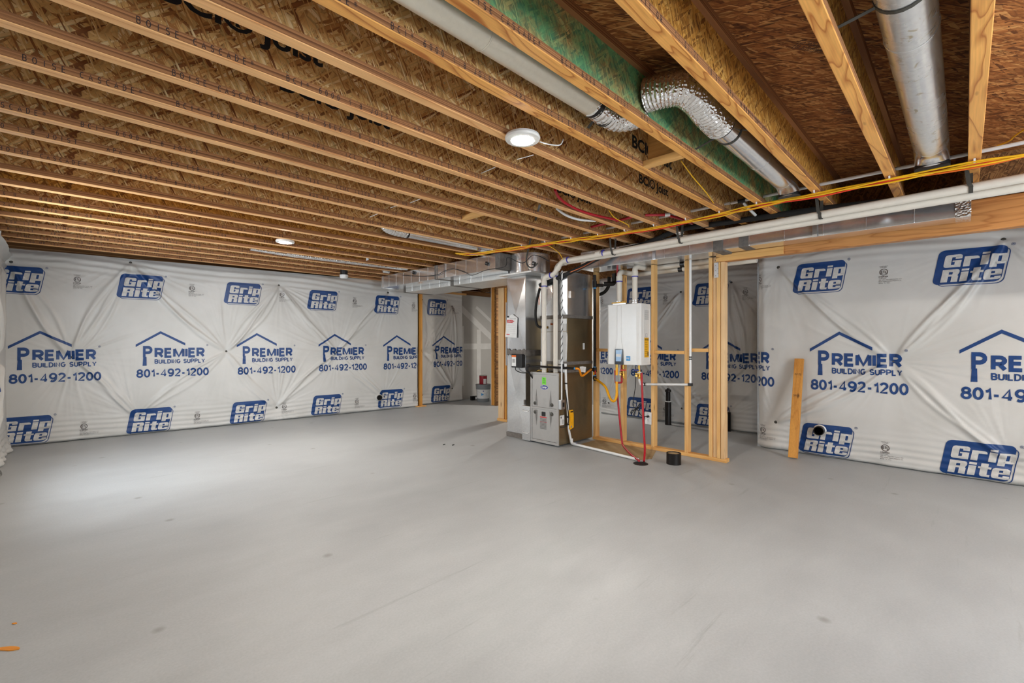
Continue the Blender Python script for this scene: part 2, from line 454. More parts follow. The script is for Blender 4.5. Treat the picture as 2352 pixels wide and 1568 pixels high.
# a plain grotesque alphabet drawn as thick strokes (cap height 1)
def _arc(cx, cy, rx, ry, a0, a1, n=0):
    n = n or max(3, int(abs(a1-a0)/24))
    return [(cx+rx*math.cos(math.radians(a0+(a1-a0)*k/n)), cy+ry*math.sin(math.radians(a0+(a1-a0)*k/n))) for k in range(n+1)]
_B = [(0, 0), (0, 1), (.32, 1)]+_arc(.32, .73, .26, .27, 90, -90)+[(0, .46)]
GLYPH = {
 'A': (.70, [[(0, 0), (.35, 1), (.70, 0)], [(.13, .30), (.57, .30)]]),
 'B': (.58, [[(0, 0), (0, 1), (.33, 1)]+_arc(.33, .76, .22, .24, 90, -90)+[(0, .52)], [(.33, .52)]+_arc(.34, .26, .24, .26, 90, -90)+[(0, 0)]]),
 'C': (.62, [_arc(.34, .5, .34, .5, 48, 312)]), 'D': (.62, [[(0, 0), (0, 1), (.25, 1)]+_arc(.25, .5, .37, .5, 90, -90)+[(0, 0)]]),
 'E': (.52, [[(.52, 1), (0, 1), (0, 0), (.54, 0)], [(0, .52), (.48, .52)]]), 'F': (.5, [[(.5, 1), (0, 1), (0, 0)], [(0, .5), (.44, .5)]]),
 'G': (.66, [_arc(.34, .5, .34, .5, 48, 325)+[(.66, .44), (.38, .44)]]), 'H': (.60, [[(0, 0), (0, 1)], [(.6, 0), (.6, 1)], [(0, .52), (.6, .52)]]),
 'I': (0, [[(0, 0), (0, 1)]]), 'J': (.45, [[(.45, 1), (.45, .27)]+_arc(.225, .26, .225, .26, 0, -180)]),
 'K': (.6, [[(0, 0), (0, 1)], [(.58, 1), (.02, .42)], [(.2, .6), (.6, 0)]]),
 'L': (.48, [[(0, 1), (0, 0), (.48, 0)]]), 'M': (.86, [[(0, 0), (0, 1)], [(.02, 1), (.43, .04), (.84, 1)], [(.86, 1), (.86, 0)]]), 'N': (.60, [[(0, 0), (0, 1), (.6, 0), (.6, 1)]]),
 'O': (.70, [_arc(.35, .5, .35, .5, 0, 360)]), 'P': (.58, [_B]), 'R': (.60, [_B, [(.30, .46), (.60, 0)]]),
 'S': (.56, [_arc(.28, .75, .26, .25, 20, 270)+_arc(.28, .25, .28, .25, 90, -158)[1:]]), 'T': (.6, [[(0, 1), (.6, 1)], [(.3, 1), (.3, 0)]]),
 'U': (.58, [[(0, 1), (0, .3)]+_arc(.29, .3, .29, .3, 180, 360)+[(.58, 1)]]), 'V': (.66, [[(0, 1), (.33, 0), (.66, 1)]]),
 'W': (.92, [[(0, 1), (.22, 0), (.46, .95), (.70, 0), (.92, 1)]]), 'X': (.6, [[(0, 0), (.6, 1)], [(0, 1), (.6, 0)]]), 'Y': (.64, [[(0, 1), (.32, .45), (.64, 1)], [(.32, .45), (.32, 0)]]),
 '0': (.52, [_arc(.26, .5, .26, .5, 0, 360)]), '1': (.26, [[(0, .74), (.15, .80), (.26, 1), (.26, 0)]]), '2': (.54, [_arc(.26, .72, .26, .28, 165, -28)+[(0, 0), (.54, 0)]]),
 '3': (.53, [_arc(.25, .75, .24, .25, 155, -90)+_arc(.25, .26, .27, .26, 90, -155)[1:]]), '4': (.58, [[(.58, .25), (0, .25), (.42, 1), (.42, 0)]]),
 '5': (.53, [[(.5, 1), (.08, 1), (.03, .50)]+_arc(.25, .32, .28, .32, 128, -155)]), '6': (.54, [_arc(.27, .31, .27, .31, 0, 360), [(0, .31)]+_arc(.31, .5, .31, .5, 180, 55)]),
 '7': (.52, [[(0, 1), (.52, 1), (.2, 0)]]), '8': (.54, [_arc(.27, .76, .23, .24, 0, 360), _arc(.27, .27, .27, .27, 0, 360)]),
 '9': (.54, [_arc(.27, .69, .27, .31, 0, 360), [(.54, .69)]+_arc(.23, .5, .31, .5, 0, -125)]), '-': (.28, [[(0, .38), (.28, .38)]]), '.': (0, [[(0, 0), (0, .12)]]),
 ':': (0, [[(0, .15), (0, .3)], [(0, .6), (0, .75)]]), '#': (.5, [[(.1, 0), (.2, 1)], [(.35, 0), (.45, 1)], [(0, .33), (.5, .33)], [(.05, .67), (.55, .67)]]),
 '\u00ae': (.5, [_arc(.25, .7, .28, .28, 0, 360), [(.17, .55), (.17, .85), (.32, .85), (.32, .7), (.17, .7)], [(.25, .7), (.34, .55)]]), ' ': (.30, [])}
def thick(line, t):
    """a stroke as a mitred strip of quads"""
    P = [Vector((a, b)) for i, (a, b) in enumerate(line) if i == 0 or abs(a-line[i-1][0])+abs(b-line[i-1][1]) > 1e-4]; closed = (P[0]-P[-1]).length < 1e-5
    n = len(P); L, R = [], []
    for i in range(n):
        a = P[i]-P[i-1] if i else (P[0]-P[-2] if closed else P[1]-P[0])
        b = P[i+1]-P[i] if i < n-1 else (P[1]-P[0] if closed else P[-1]-P[-2])
        a.normalize(); b.normalize()
        na, nb = Vector((-a.y, a.x)), Vector((-b.y, b.x)); m = na+nb
        if m.length < .3: m = na
        m.normalize(); k = 1/m.dot(na) if m.dot(na) > .62 else 1.0
        L.append(P[i]+m*(t/2*k)); R.append(P[i]-m*(t/2*k))
    v = []; f = []
    for i in range(n): v += [(L[i].x, L[i].y), (R[i].x, R[i].y)]
    for i in range(n-1): f.append((2*i, 2*i+1, 2*i+3, 2*i+2))
    return v, f
def lettering(body, t=.2, gap=.16, mono=None):
    """mono = advance per character in cap heights (typewriter spacing), else proportional"""
    V, F = [], []; x = 0.0
    for ch in body.upper():
        w, strokes = GLYPH.get(ch, GLYPH[' ']); q = .68 if mono else 1.0; off = x+(mono-w*q)/2 if mono else x
        for st in strokes:
            v, f = thick([(off+a*q, t/2+b*(1-t)) for a, b in st], t*.45 if ch == '\u00ae' else t); o = len(V)
            V += v; F += [tuple(i+o for i in q) for q in f]
        x += mono if mono else w+t+gap
    return V, F
def fit(body, x0, x1, z0, z1, bold=0.0, shear=0.0, res=2, t=None, gap=.10):
    """letters stretched to fill a rectangle"""
    v, f = lettering(body, t or (.13 if bold < .015 else .2), gap)
    v = [(a+b*shear, b) for a, b in v]
    a = [p[0] for p in v]; b = [p[1] for p in v]
    ax, bx, az, bz = min(a), max(a), 0.0, 1.0
    return ([(x0+(p-ax)/(bx-ax)*(x1-x0), z0+(q-az)/(bz-az)*(z1-z0)) for p, q in v], f)

# ------------------------------------------------------------------ the setting
ZJ = 2.42            # underside of the joists
DEPTH = .302
structure(MB('concrete').box(-.75, 8.3, -3.3, 9.0, -.12, 0).build('floor'))
cl = MB('subfloor_board', 'worn_ink'); cl.box(-.75, 8.3, -3.3, 9.0, ZJ+DEPTH, ZJ+DEPTH+.02)
for (x, y, an) in ((2.55, .60, -.55), (3.45, .58, -.55), (2.30, .245, -.55), (1.95, .245, -.55), (3.3, -.25, -.55)):      # grade stamps
    ca, sa = math.cos(an), math.sin(an); g_ = lambda a, b: (x+a*ca+b*sa, y+a*sa-b*ca, ZJ+DEPTH-.0008)
    for body, a0, a1, b0, b1 in (('40/20', .01, .07, .03, .05), ('23/32', .01, .07, .004, .022), ('RATED SHEATHING', .085, .20, .03, .048), ('EXPOSURE 1', .085, .19, .005, .022)):
        v, f = fit(body, a0, a1, b0, b1, .02); cl.add([g_(a, b) for a, b in v], f, 1)
    for a0, a1, b0, b1 in ((0, .21, -.004, -.001), (0, .21, .055, .058), (0, .003, 0, .055), (.076, .079, 0, .055), (.207, .21, 0, .055)):
        cl.add([g_(a0, b0), g_(a1, b0), g_(a1, b1), g_(a0, b1)], [(0, 1, 2, 3)], 1)
structure(cl.build('ceiling'))

# printed poly facing over fibreglass: print artwork in metres -----------------
def logo_badge():
    """rounded slanted badge with two rows of fat italic letters, plus a thin offset outline"""
    L = []
    L.append((ngon(rrect(0, .455, .02, .345, .045, .17)), 1, 0))
    o_, i_ = rrect(.030, .472, .002, .322, .047, .17), rrect(.034, .4665, .008, .320, .045, .17); n_ = len(o_)
    L.append(((o_+i_, [(k, (k+1) % n_, n_+(k+1) % n_, n_+k) for k in range(n_)]), 1, 0))      # thin outline below and right
    k = .17; cap = .118
    def gl(x, z, boxes, w):
        for (a0, a1, b0, b1, cut) in boxes:
            p = []
            X0, X1, Z0, Z1 = x+a0*w, x+a1*w, z+b0*cap, z+b1*cap
            c = .16*cap
            for (cx, cz, sx, sz, q) in ((X0, Z0, 1, 1, 'a'), (X1, Z0, -1, 1, 'b'), (X1, Z1, -1, -1, 'c'), (X0, Z1, 1, -1, 'd')):
                if q in cut:
                    h = (cx+sx*c, cz); g = (cx, cz+sz*c)
                    m = (cx+sx*c*.29, cz+sz*c*.29)
                    p += {'a': [g, m, h], 'b': [h, m, g], 'c': [g, m, h], 'd': [h, m, g]}[q]
                else: p.append((cx, cz))
            p = [(a+(b-.02)*k, b) for a, b in p]
            L.append((ngon(p), 2, 1))
    w = .118
    z = .178
    x = .052
    gl(x, z, [(0, .42, 0, 1, 'ad'), (.3, 1, .80, 1, 'c'), (.62, 1, .66, .9, ''), (.3, .62, 0, .20, ''), (.62, 1, 0, .54, ''), (.48, .7, .42, .54, '')], w)
    x += w*1.13
    gl(x, z, [(0, .38, 0, .78, ''), (.3, .85, .56, .78, 'c')], w)
    x += w*.96
    gl(x, z, [(0, .42, 0, .76, ''), (0, .42, .84, 1.0, '')], w)
    x += w*.52
    gl(x, z, [(0, .40, -.22, .78, ''), (.3, .92, .62, .78, 'c'), (.58, .92, .12, .7, ''), (.3, .92, 0, .20, 'b')], w)
    z = .040
    x = .055
    gl(x, z, [(0, .40, 0, 1, ''), (.3, 1, .80, 1, 'c'), (.62, 1, .56, .86, 'b'), (.3, .94, .44, .60, ''), (.60, .98, 0, .47, '')], w)
    x += w*1.10
    gl(x, z, [(0, .42, 0, .76, ''), (0, .42, .84, 1.0, '')], w)
    x += w*.52
    gl(x, z, [(.14, .54, 0, 1, 'a'), (0, .72, .60, .76, ''), (.3, .70, 0, .17, '')], w)
    x += w*.78
    gl(x, z, [(0, .38, 0, .78, 'ad'), (.3, .94, .63, .78, 'c'), (.58, .94, .34, .7, ''), (.3, .94, .34, .46, ''), (.3, .94, 0, .15, 'b'), (.6, .94, .05, .25, '')], w)
    L.append((ring2d(.535, .345, .0105, .013), 1, 0)); L.append((fit('R', .530, .540, .339, .351, .02), 1, 0))
    return L
def logo_supply():
    L = []
    for (x0, z0, x1, z1) in ((-.008, .425, .262, .612), (.262, .612, .546, .445)):
        L.append((ngon([(x0, z0), (x1, z1-.002), (x1, z1+.034), (x0, z0+.034)]), 1, 0))
    L.append((fit('P', .070, .172, .262, .440, .035, t=.22), 1, 0))
    L.append((ngon([(.066, .165), (.110, .165), (.108, .290), (.073, .290)]), 1, 0))
    L.append((fit('REMIER', .196, .778, .268, .412, .04, t=.24, gap=.06), 1, 0))
    L.append((fit('BUILDING SUPPLY', .196, .782, .188, .252, .03, t=.21, gap=.07), 1, 0))
    L.append((fit('801-492-1200', 0, .83, .0, .118, .028, t=.20, gap=.05), 1, 0))
    L.append((ring2d(.812, .448, .010, .0125), 1, 0)); L.append((fit('R', .807, .817, .442, .454, .02), 1, 0))
    return L
def logo_mark():
    L = []
    L.append((ring2d(.05, .125, .0285, .034, 28), 3, 0))
    L.append((fit('ETL', .028, .072, .110, .140, .03), 3, 0))
    L.append((fit('LISTED', .026, .074, .168, .177, .01), 3, 0))
    L.append((fit('COMPONENT', .016, .084, .180, .188, .01), 3, 0))
    L.append((fit('Intertek', .010, .085, .070, .086, .02), 3, 0))
    for k, s_ in enumerate(['CCRR-0305', 'Grip Rite Insulation Facing with', 'Prime Source Building Products, Inc.', 'Irving, TX  U.S.A.', '(972) 999-0000'][:4]):
        z = .056-k*.016
        L.append((fit(s_, .010, .070 if k == 0 else (.19 if k < 3 else .10), z, z+.009, .0), 3, 0))
    return L

G = .0125          # grid of the facing mesh
def cut_to_grid(layers, gs):
    out = []
    for (vf, mat, lift) in layers:
        bm = bmesh.new()
        vs_ = [bm.verts.new((p[0], p[1], 0)) for p in vf[0]]
        for f in vf[1]:
            try: bm.faces.new([vs_[i] for i in f])
            except ValueError: pass
        a = [p[0] for p in vf[0]]; b = [p[1] for p in vf[0]]
        for ax, lo, hi in ((0, min(a), max(a)), (1, min(b), max(b))):
            i = math.ceil(lo/gs+1e-6)
            while i*gs < hi-1e-6:
                no = (1, 0, 0) if ax == 0 else (0, 1, 0)
                bmesh.ops.bisect_plane(bm, geom=bm.verts[:]+bm.edges[:]+bm.faces[:], plane_co=(no[0]*i*gs, no[1]*i*gs, 0), plane_no=no, dist=1e-6)
                i += 1
        bm.verts.index_update()
        V = np.array([(v.co.x, v.co.y) for v in bm.verts]); F = [tuple(v.index for v in f.verts) for f in bm.faces]
        bm.free()
        out.append((V, F, mat, lift))
    return out
ART = {}
for k_, fn_ in (('badge', logo_badge), ('supply', logo_supply), ('mark', logo_mark)):
    ART[k_] = cut_to_grid(fn_(), G)

def blanket(name, P0, d, length, height, pins, prints, seed, hem=.03, edges=(0, 0), z0=0.004, amp=1.0, top=.05):
    """insulation blanket with a white printed facing, pulled in at its pins so that folds fan out from them"""
    rng = np.random.default_rng(seed)
    d = np.array(d, float); d /= np.hypot(*d); nrm = np.array([d[1], -d[0]])
    ns, nz = int(round(length/G)), int(round((height-z0)/G))
    S, Z = np.meshgrid(np.arange(ns+1)*G, z0+np.arange(nz+1)*G, indexing='ij')
    D = np.full(S.shape, .055)
    near = np.zeros(S.shape); R = []
    for (ps, pz) in pins:
        r = np.hypot(S-ps, Z-pz); th = np.arctan2(Z-pz, S-ps); R.append(r)
        near = np.maximum(near, np.exp(-(r/.42)**1.3))
        D -= .030*np.exp(-(r/.07))
        w = np.clip(r/.07, 0, 1)*np.exp(-(r/.62)**1.6)
        lob = .30+.8*np.clip(np.sin(2*th+rng.uniform(0, 6))*.6+np.sin(3*th+rng.uniform(0, 6))*.6, 0, 1)
        rip = np.zeros(S.shape)
        for n_, a_ in ((23, .9), (37, .8), (57, .6)):
            ph = rng.uniform(0, 6)
            rip += a_*np.clip((2*np.pi*r/n_-.022)/.03, 0, 1)*(1-np.abs(np.sin(.5*(n_*th+ph+.6*np.sin(5*th+r*7)))))**2
        D += amp*.0105*w*lob*rip
    D -= .030*near
    # tension folds running from pin to pin
    for i in range(len(pins)):
        for j in range(i+1, len(pins)):
            a, b = np.array(pins[i]), np.array(pins[j]); L_ = np.hypot(*(b-a))
            if not .9 < L_ < 1.75 or abs(a[1]-b[1]) < .3: continue
            e = (b-a)/L_; u = ((S-a[0])*e[0]+(Z-a[1])*e[1])/L_; v = -(S-a[0])*e[1]+(Z-a[1])*e[0]
            sp = .012+.075*np.clip(4*u*(1-u), 0, 1)
            env = np.clip(u*9, 0, 1)*np.clip((1-u)*9, 0, 1)
            for k in range(rng.integers(4, 7)):
                c0 = rng.uniform(-1.25, 1.25); q = v/sp-c0-.3*np.sin(u*5+k)
                D += amp*rng.uniform(.008, .016)*env*np.exp(-(q*sp/np.maximum(sp*.17, .018))**2)
    # loose horizontal folds along the foot and gentle billows
    D += .006*np.sin(S*3.1+seed)*np.sin(Z*2.7+seed)
    foot = np.exp(-(Z-z0)/.10)
    D += hem*foot*(.55+.25*np.sin(S*9+seed)+.2*np.sin(S*23+1.3*seed))
    D += amp*.005*np.exp(-((Z-.12)/.16)**2)*np.sin(Z*95+2.5*np.sin(S*2.1+seed)+3*np.sin(S*.9))
    D -= (.05*np.clip(1-(Z-z0)/.035, 0, 1)**2)
    D -= top*np.clip((Z-height+.10)/.10, 0, 1)**2
    D += amp*.008*np.exp(-((Z-height+.12)/.11)**2)*np.sin(Z*70+S*3.0+2*np.sin(S*2.3+seed))
    if edges[0]: D -= edges[0]*np.clip(1-S/(edges[0]*1.2), 0, 1)**2
    if edges[1]: D -= edges[1]*np.clip(1-(length-S)/(edges[1]*1.2), 0, 1)**2
    X = P0[0]+S*d[0]+D*nrm[0]; Y = P0[1]+S*d[1]+D*nrm[1]
    verts = np.stack([X, Y, Z], -1).reshape(-1, 3)
    idx = np.arange((ns+1)*(nz+1)).reshape(ns+1, nz+1)
    quads = np.stack([idx[:-1, :-1], idx[:-1, 1:], idx[1:, 1:], idx[1:, :-1]], -1).reshape(-1, 4)
    mb = MB('white_poly_facing', 'blue_ink', 'white_ink', 'worn_ink', 'concrete')
    mb.v = [tuple(p) for p in verts.tolist()]; mb.f = [tuple(q) for q in quads.tolist()]
    mb.mi = [0]*len(mb.f); mb.sm = [True]*len(mb.f)
    # the foundation wall behind the blanket
    e0 = np.array(P0); e1 = e0+d*length
    q = [e0-nrm*.02, e1-nrm*.02, e1-nrm*.20, e0-nrm*.20]
    mb.prism([tuple(p) for p in q], lambda a, b, c: (a, b, c), 0.0, height, 4)
    def put(s, z, lift):
        fi = np.clip(s/G, 0, ns-1e-6); fj = np.clip((z-z0)/G, 0, nz-1e-6)
        i = fi.astype(int); j = fj.astype(int); a = fi-i; b = fj-j
        dd = D[i, j]*(1-a)*(1-b)+D[i+1, j]*a*(1-b)+D[i, j+1]*(1-a)*b+D[i+1, j+1]*a*b+lift
        return np.stack([P0[0]+s*d[0]+dd*nrm[0], P0[1]+s*d[1]+dd*nrm[1], z], -1)
    for (kind, s, z, *sc) in prints:
        s = round(s/G)*G; z = z0+round((z-z0)/G)*G
        for (V, F, mat, lift) in ART[kind]:
            W = V.copy()
            ss, zz = W[:, 0]+s, W[:, 1]+z
            ok = (ss >= .004) & (ss <= length-.004) & (zz >= z0+.01)
            P = put(ss, zz, {0: .0046, 1: .0086}[lift])
            keep = [f for f in F if all(ok[i] for i in f)]
            if keep: mb.add(P.tolist(), keep, mat, True)
    o = structure(mb.build(name))
    for (ps, pz) in pins:
        if not (.02 < ps < length-.02 and z0+.02 < pz < height-.02): continue
        p = put(np.array([ps]), np.array([pz]), .004)[0]
        MB('grey_strap').lathe([(.0, .0), (.017, .0), (.018, .002), (.008, .003), (.004, .0045), (0, .005)], p.tolist(), (nrm[0], nrm[1], 0), 14).build('insulation_pin', parent=o)
    return o, put, nrm

PER = 1.19
# far wall on the left of the photo (runs a few degrees off the joists)
pA = [('badge', -.24, 1.86), ('badge', .955, 1.855), ('badge', 2.17, 1.845), ('badge', 3.36, 1.81), ('badge', 4.53, 1.79),
      ('badge', -.16, .015), ('badge', 1.05, .008), ('badge', 2.25, .008), ('badge', 3.42, .012), ('badge', 4.60, .03)]
pA += [('supply', s, z) for s, z in ((-.03, .77), (1.16, .775), (2.365, .765), (3.56, .765), (4.71, .755))]
pA += [('mark', s, z) for s, z in ((.53, 1.95), (1.74, 1.925), (2.94, 1.915), (4.13, 1.88), (5.28, 1.86), (.59, .05), (1.80, .07), (2.97, .09), (4.16, .08), (5.30, .09))]
pinA = [(-.014, 2.25), (1.10, 2.36), (2.95, 2.19), (4.82, 2.20), (.52, 1.08), (2.22, 1.13), (3.87, 1.09), (1.15, .25), (2.915, .21), (4.73, .25)]
wall_a, putA, nA = blanket('wall_left', (-.6046, 8.2567), (.9943, -.1068), 5.66, 2.412, [(a+.25, b) for a, b in pinA], [(k, a+.25, b) for k, a, b in pA], 3)
# short stretch beyond the upright stud
blanket('wall_alcove', (5.13, 7.76), (1, 0), 1.10, 2.40, [(.10, 2.12), (.86, 2.03), (.40, 1.10), (.10, 1.06), (.86, .28), (.1, .2)],
        [('badge', .18, 1.80), ('badge', .28, .02), ('supply', .34, .76), ('mark', .83, 1.86)], 5, amp=.6)
# right wall, nearer the camera
pB = [('badge', -.80, 1.82), ('badge', .39, 1.815), ('badge', 1.58, 1.80), ('badge', 2.77, 1.80), ('badge', .455, .02), ('badge', 1.63, .01), ('badge', 2.82, .01)]
pB += [('supply', s, .745) for s in (-.62, .575, 1.77, 2.96)]
pB += [('mark', s, z) for s, z in ((-.02, 1.905), (1.165, 1.87), (2.35, 1.86), (.02, .09), (1.18, .07), (2.37, .06))]
pinB = [(.237, 2.157), (.209, .323), (1.283, 1.077), (2.05, 2.2), (2.1, .2), (3.1, 1.1)]
wall_b, putB, nB = blanket('wall_right', (6.055, 1.80), (0, -1), 4.9, 2.40, pinB, pB, 8, edges=(.09, 0), amp=1.1)
# recessed wall behind the studs
pK = [('badge', s, z) for s, z in ((.52-.6+1.19*k, 1.82) for k in range(1, 4))]
pK = [('badge', .50, 1.83), ('badge', 1.66, 1.80), ('badge', .51, .01), ('badge', 1.69, .01), ('badge', -.69, 1.83), ('badge', -.68, .01)]
pK += [('supply', s, .71) for s in (-.56, .63, 1.80)]
pK += [('mark', s, z) for s, z in ((1.17, 1.86), (-.02, 1.88), (2.36, 1.85), (1.18, .08), (.02, .1))]
pinK = [(1.462, 2.05), (1.476, .24), (.328, 1.95), (.152, .20), (2.212, 2.13), (2.4, .9), (.75, 1.15), (2.05, .12)]
blanket('wall_back', (6.90, 4.60), (0, -1), 2.80, 2.40, pinK, pK, 12)
structure(MB('concrete').box(7.70, 7.9, 4.62, 8.72, 0, 2.72).build('wall_back_extension'))
# side wall at the photo's left edge; a window opening lies just outside the picture
pC = [('badge', -.22, 1.84), ('supply', -.15, .76)]
blanket('wall_side', (-.46, 6.45), (0, 1), 1.78, 2.33, [(.30, 2.2), (.35, .25), (1.45, 2.2), (.9, 1.1)], pC, 21, hem=.10, amp=1.2, top=-.06)
ws = MB('rear_wall_paint')
ws.box(-.72, -.46, -3.3, 4.75, 0, ZJ); ws.box(-.72, -.46, 6.15, 6.43, 0, ZJ)
ws.box(-.72, -.46, 4.75, 6.15, 0, .95); ws.box(-.72, -.46, 4.75, 6.15, 1.95, ZJ)
structure(ws.build('wall_side_painted'))
wf = MB('label_white')
for a, b, c_, e in ((4.75, 6.15, .95, 1.0), (4.75, 6.15, 1.90, 1.95), (4.75, 4.80, 1.0, 1.90), (6.10, 6.15, 1.0, 1.90), (5.43, 5.47, 1.0, 1.90)): wf.box(-.64, -.56, a, b, c_, e)
structure(wf.build('window_1'))
wr = MB('rear_wall_paint')
wr.box(-.75, 1.0, -3.25, -3.05, 0, ZJ); wr.box(3.0, 6.3, -3.25, -3.05, 0, ZJ); wr.box(1.0, 3.0, -3.25, -3.05, 2.1, ZJ); wr.box(1.0, 3.0, -3.25, -3.05, 0, .6)
structure(wr.build('wall_rear'))
wf = MB('label_white')
for a, b, c_, e in ((1.0, 3.0, .6, .66), (1.0, 3.0, 2.04, 2.1), (1.0, 1.06, .66, 2.04), (2.94, 3.0, .66, 2.04), (1.97, 2.03, .66, 2.04)): wf.box(a, b, -3.2, -3.1, c_, e)
structure(wf.build('window_fill'))  # unseen rear window, added as fill light from behind
structure(MB('rim_board').box(-.75, -.46, -3.3, 9.0, ZJ, ZJ+DEPTH).build('trim_1'))
fo = MB('concrete')
fo.box(-.80, 8.3, 8.72, 8.92, 0, ZJ+DEPTH+.01); fo.box(8.1, 8.3, -3.3, 8.72, 0, ZJ+DEPTH+.01); fo.box(6.1, 8.1, -3.3, -3.1, 0, ZJ+DEPTH+.01); fo.box(-.80, -.60, 6.43, 8.72, 0, ZJ)
structure(fo.build('wall_light_seal'))  # outer shell added to stop sky light leaking in
structure(MB('rim_board').box(-.46, 6.9, 8.30, 8.34, ZJ, ZJ+DEPTH).build('trim_2'))
structure(MB('rim_board').box(-.46, 6.9, -3.2, -3.16, ZJ, ZJ+DEPTH).build('trim_3'))
structure(MB('rim_board').box(6.9, 6.94, -3.3, 9.0, ZJ-.02, ZJ+DEPTH).build('trim_4'))
structure(MB('rim_board').box(5.10, 5.14, -1.2, 3.4, ZJ, ZJ+DEPTH).build('trim_5'))

# drywall face under the stairs, past the blanket's end
dw = MB('drywall_paper', 'joint_compound')
YD = 7.86
dw.box(6.10, 7.6, YD, YD+.10, 0, 2.42)
def band(x0, z0, x1, z1, w):
    a = Vector((x1-x0, z1-z0)).normalized(); nx, nz = -a[1]*w/2, a[0]*w/2
    YB = YD-.002-.001*len(dw.f)/6; dw.add([(x0+nx, YB, z0+nz), (x1+nx, YB, z1+nz), (x1-nx, YB, z1-nz), (x0-nx, YB, z0-nz)], [(0, 3, 2, 1)], 1)
band(6.25, 2.06, 7.35, 1.28, .13); band(6.75, 2.06, 7.35, 1.66, .07); band(6.2, 1.17, 7.5, 1.17, .13); band(6.83, 1.55, 6.83, .28, .12); band(6.33, 1.62, 6.33, .3, .12)
structure(dw.build('wall_under_stairs'))

# ------------------------------------------------------------------ floor joists
JX0, JX1 = -.46, 5.06
FW, FH = .0295, .038
far_edges = [-.015, .396, .833, 1.235, 1.550, 1.854, 2.172, 2.480, 2.783, 3.085, 3.400, 3.722, 4.150, 4.560, 4.970, 5.382, 5.800, 6.205, 6.612, 7.010, 7.400, 7.755]
JY = [y-FW for y in far_edges]
PRINT = 'BOISE CASCADE\u00ae    BCI\u00ae 6000 1.8 JOIST    APA    ICC ES ESR 1336    CCMC 13300 R    HUD MR 1242    WHITE CITY.OR   11-07-25   10:57   APA   MILL# 1109'
pv, pf = lettering(PRINT, .125, mono=1.16)
pv = [(a*.0245, .0055+b*.027) for a, b in pv]
bv, bf = fit_font('BCI\u00ae Joist', 0, .62, 0, .125, .03, 0, 3)
def flange_mesh(under, ink_x=None):
    mb = MB('flange_edge', under, 'worn_ink')
    e = .003
    sec = [(-FW, e), (-FW+e, 0), (FW-e, 0), (FW, e), (FW, FH), (-FW, FH)]
    v = [(x, y, z) for x in (JX0, JX1) for y, z in sec]; n = 6
    for i in range(n):
        mb.add(v, [(i, n+i, n+(i+1) % n, (i+1) % n)], 1 if i in (0, 1, 2) else 0)
    mb.add(v, [tuple(range(n)), tuple(range(2*n-1, n-1, -1))], 0)
    for x0 in (ink_x or ()):
        keep = [f for f in pf if all(JX0+.01 < x0+pv[i][0] < JX1-.01 for i in f)]
        mb.add([(x0+a, -FW-.0006, b) for a, b in pv], keep, 2)
    return mb
def web_mesh(mat, marks=()):
    mb = MB(mat, 'black_ink')
    mb.box(JX0, JX1, -.0048, .0048, FH-.008, DEPTH-FH+.008)
    for (x0, z0, sx) in marks:
        mb.add([(x0+a*sx, -.0056, z0+b*sx) for a, b in bv], bf, 1)
    return mb
# which flanges show their stamped line, and where it starts
starts = {4: [.35], 5: None, 6: [.20, -4.2], 7: [.35], 8: [-.10, -4.5], 9: None, 10: [-.42], 11: [-.95], 12: [-.24], 13: None, 14: None,
          15: [-2.45], 16: [-2.9, 1.7], 17: None, 18: [-1.9, 2.4], 19: [-1.2], 20: [-2.2, 2.1], 21: [-2.6], 3: [.95, -3.45], 2: [-1.6, 2.4]}
big = {6: [(.27, .115, 1.0)], 7: [(.80, .100, 1.0), (3.0, .1, .8)], 4: [(2.62, .085, .9)], 5: [(3.25, .09, .8)]}
names_ = ['first', 'second', 'third', 'fourth', 'fifth', 'sixth', 'seventh', 'eighth', 'ninth', 'tenth', 'eleventh', 'twelfth', 'thirteenth',
          'fourteenth', 'fifteenth', 'sixteenth', 'seventeenth', 'eighteenth', 'nineteenth', 'twentieth', 'twenty-first', 'twenty-second']
special = {0: 'wooden floor joist nearest the right edge, orange underside, beside the widest round duct',
           1: 'wooden floor joist between the widest round duct and the elbowed silver duct, knotty orange underside',
           2: 'wooden floor joist with an amber web, just right of the silver flexible elbow',
           3: 'wooden floor joist with a green-painted web that the silver flexible elbow passes through',
           4: 'wooden floor joist just left of the lamp-lit cream round duct, with the wood blocking against it',
           5: 'wooden floor joist with the nearer lit ceiling lamp against its underside',
           6: 'wooden floor joist directly left of the nearer lit ceiling lamp',
           15: 'wooden floor joist that the farther lit ceiling lamp sits against',
           16: 'wooden floor joist just beyond the farther lit ceiling lamp',
           21: 'last wooden floor joist, against the white printed wall on the left'}
GRP = 'wooden I-joists carrying the subfloor'
proto = {}
def shared(key, fn):
    if key not in proto: proto[key] = fn()
    return proto[key]
for i, y in enumerate(JY):
    lab = special.get(i) or 'wooden floor joist, %s of the row counted from the right edge of the photo' % names_[i]
    t_ = Thing('floor_joist', lab, 'joist', (0, y, ZJ), GRP)
    t_.loc = Vector((0, 0, 0))
    under = 'flange_underside_orange' if i < 5 else 'flange_underside'
    web = {1: 'joist_web_amber', 2: 'joist_web_amber', 3: 'joist_web_green', 14: 'joist_web_amber', 17: 'joist_web_amber', 16: 'joist_web_amber'}.get(i, 'joist_web_board')
    t_.part(flange_mesh(under, starts.get(i)), 'bottom_flange')
    t_.part(web_mesh(web, big.get(i, ())), 'web')
    tf = MB('flange_edge')
    tf.box(JX0, JX1, -FW, FW, DEPTH-FH, DEPTH-.0005)
    t_.part(tf, 'top_flange')

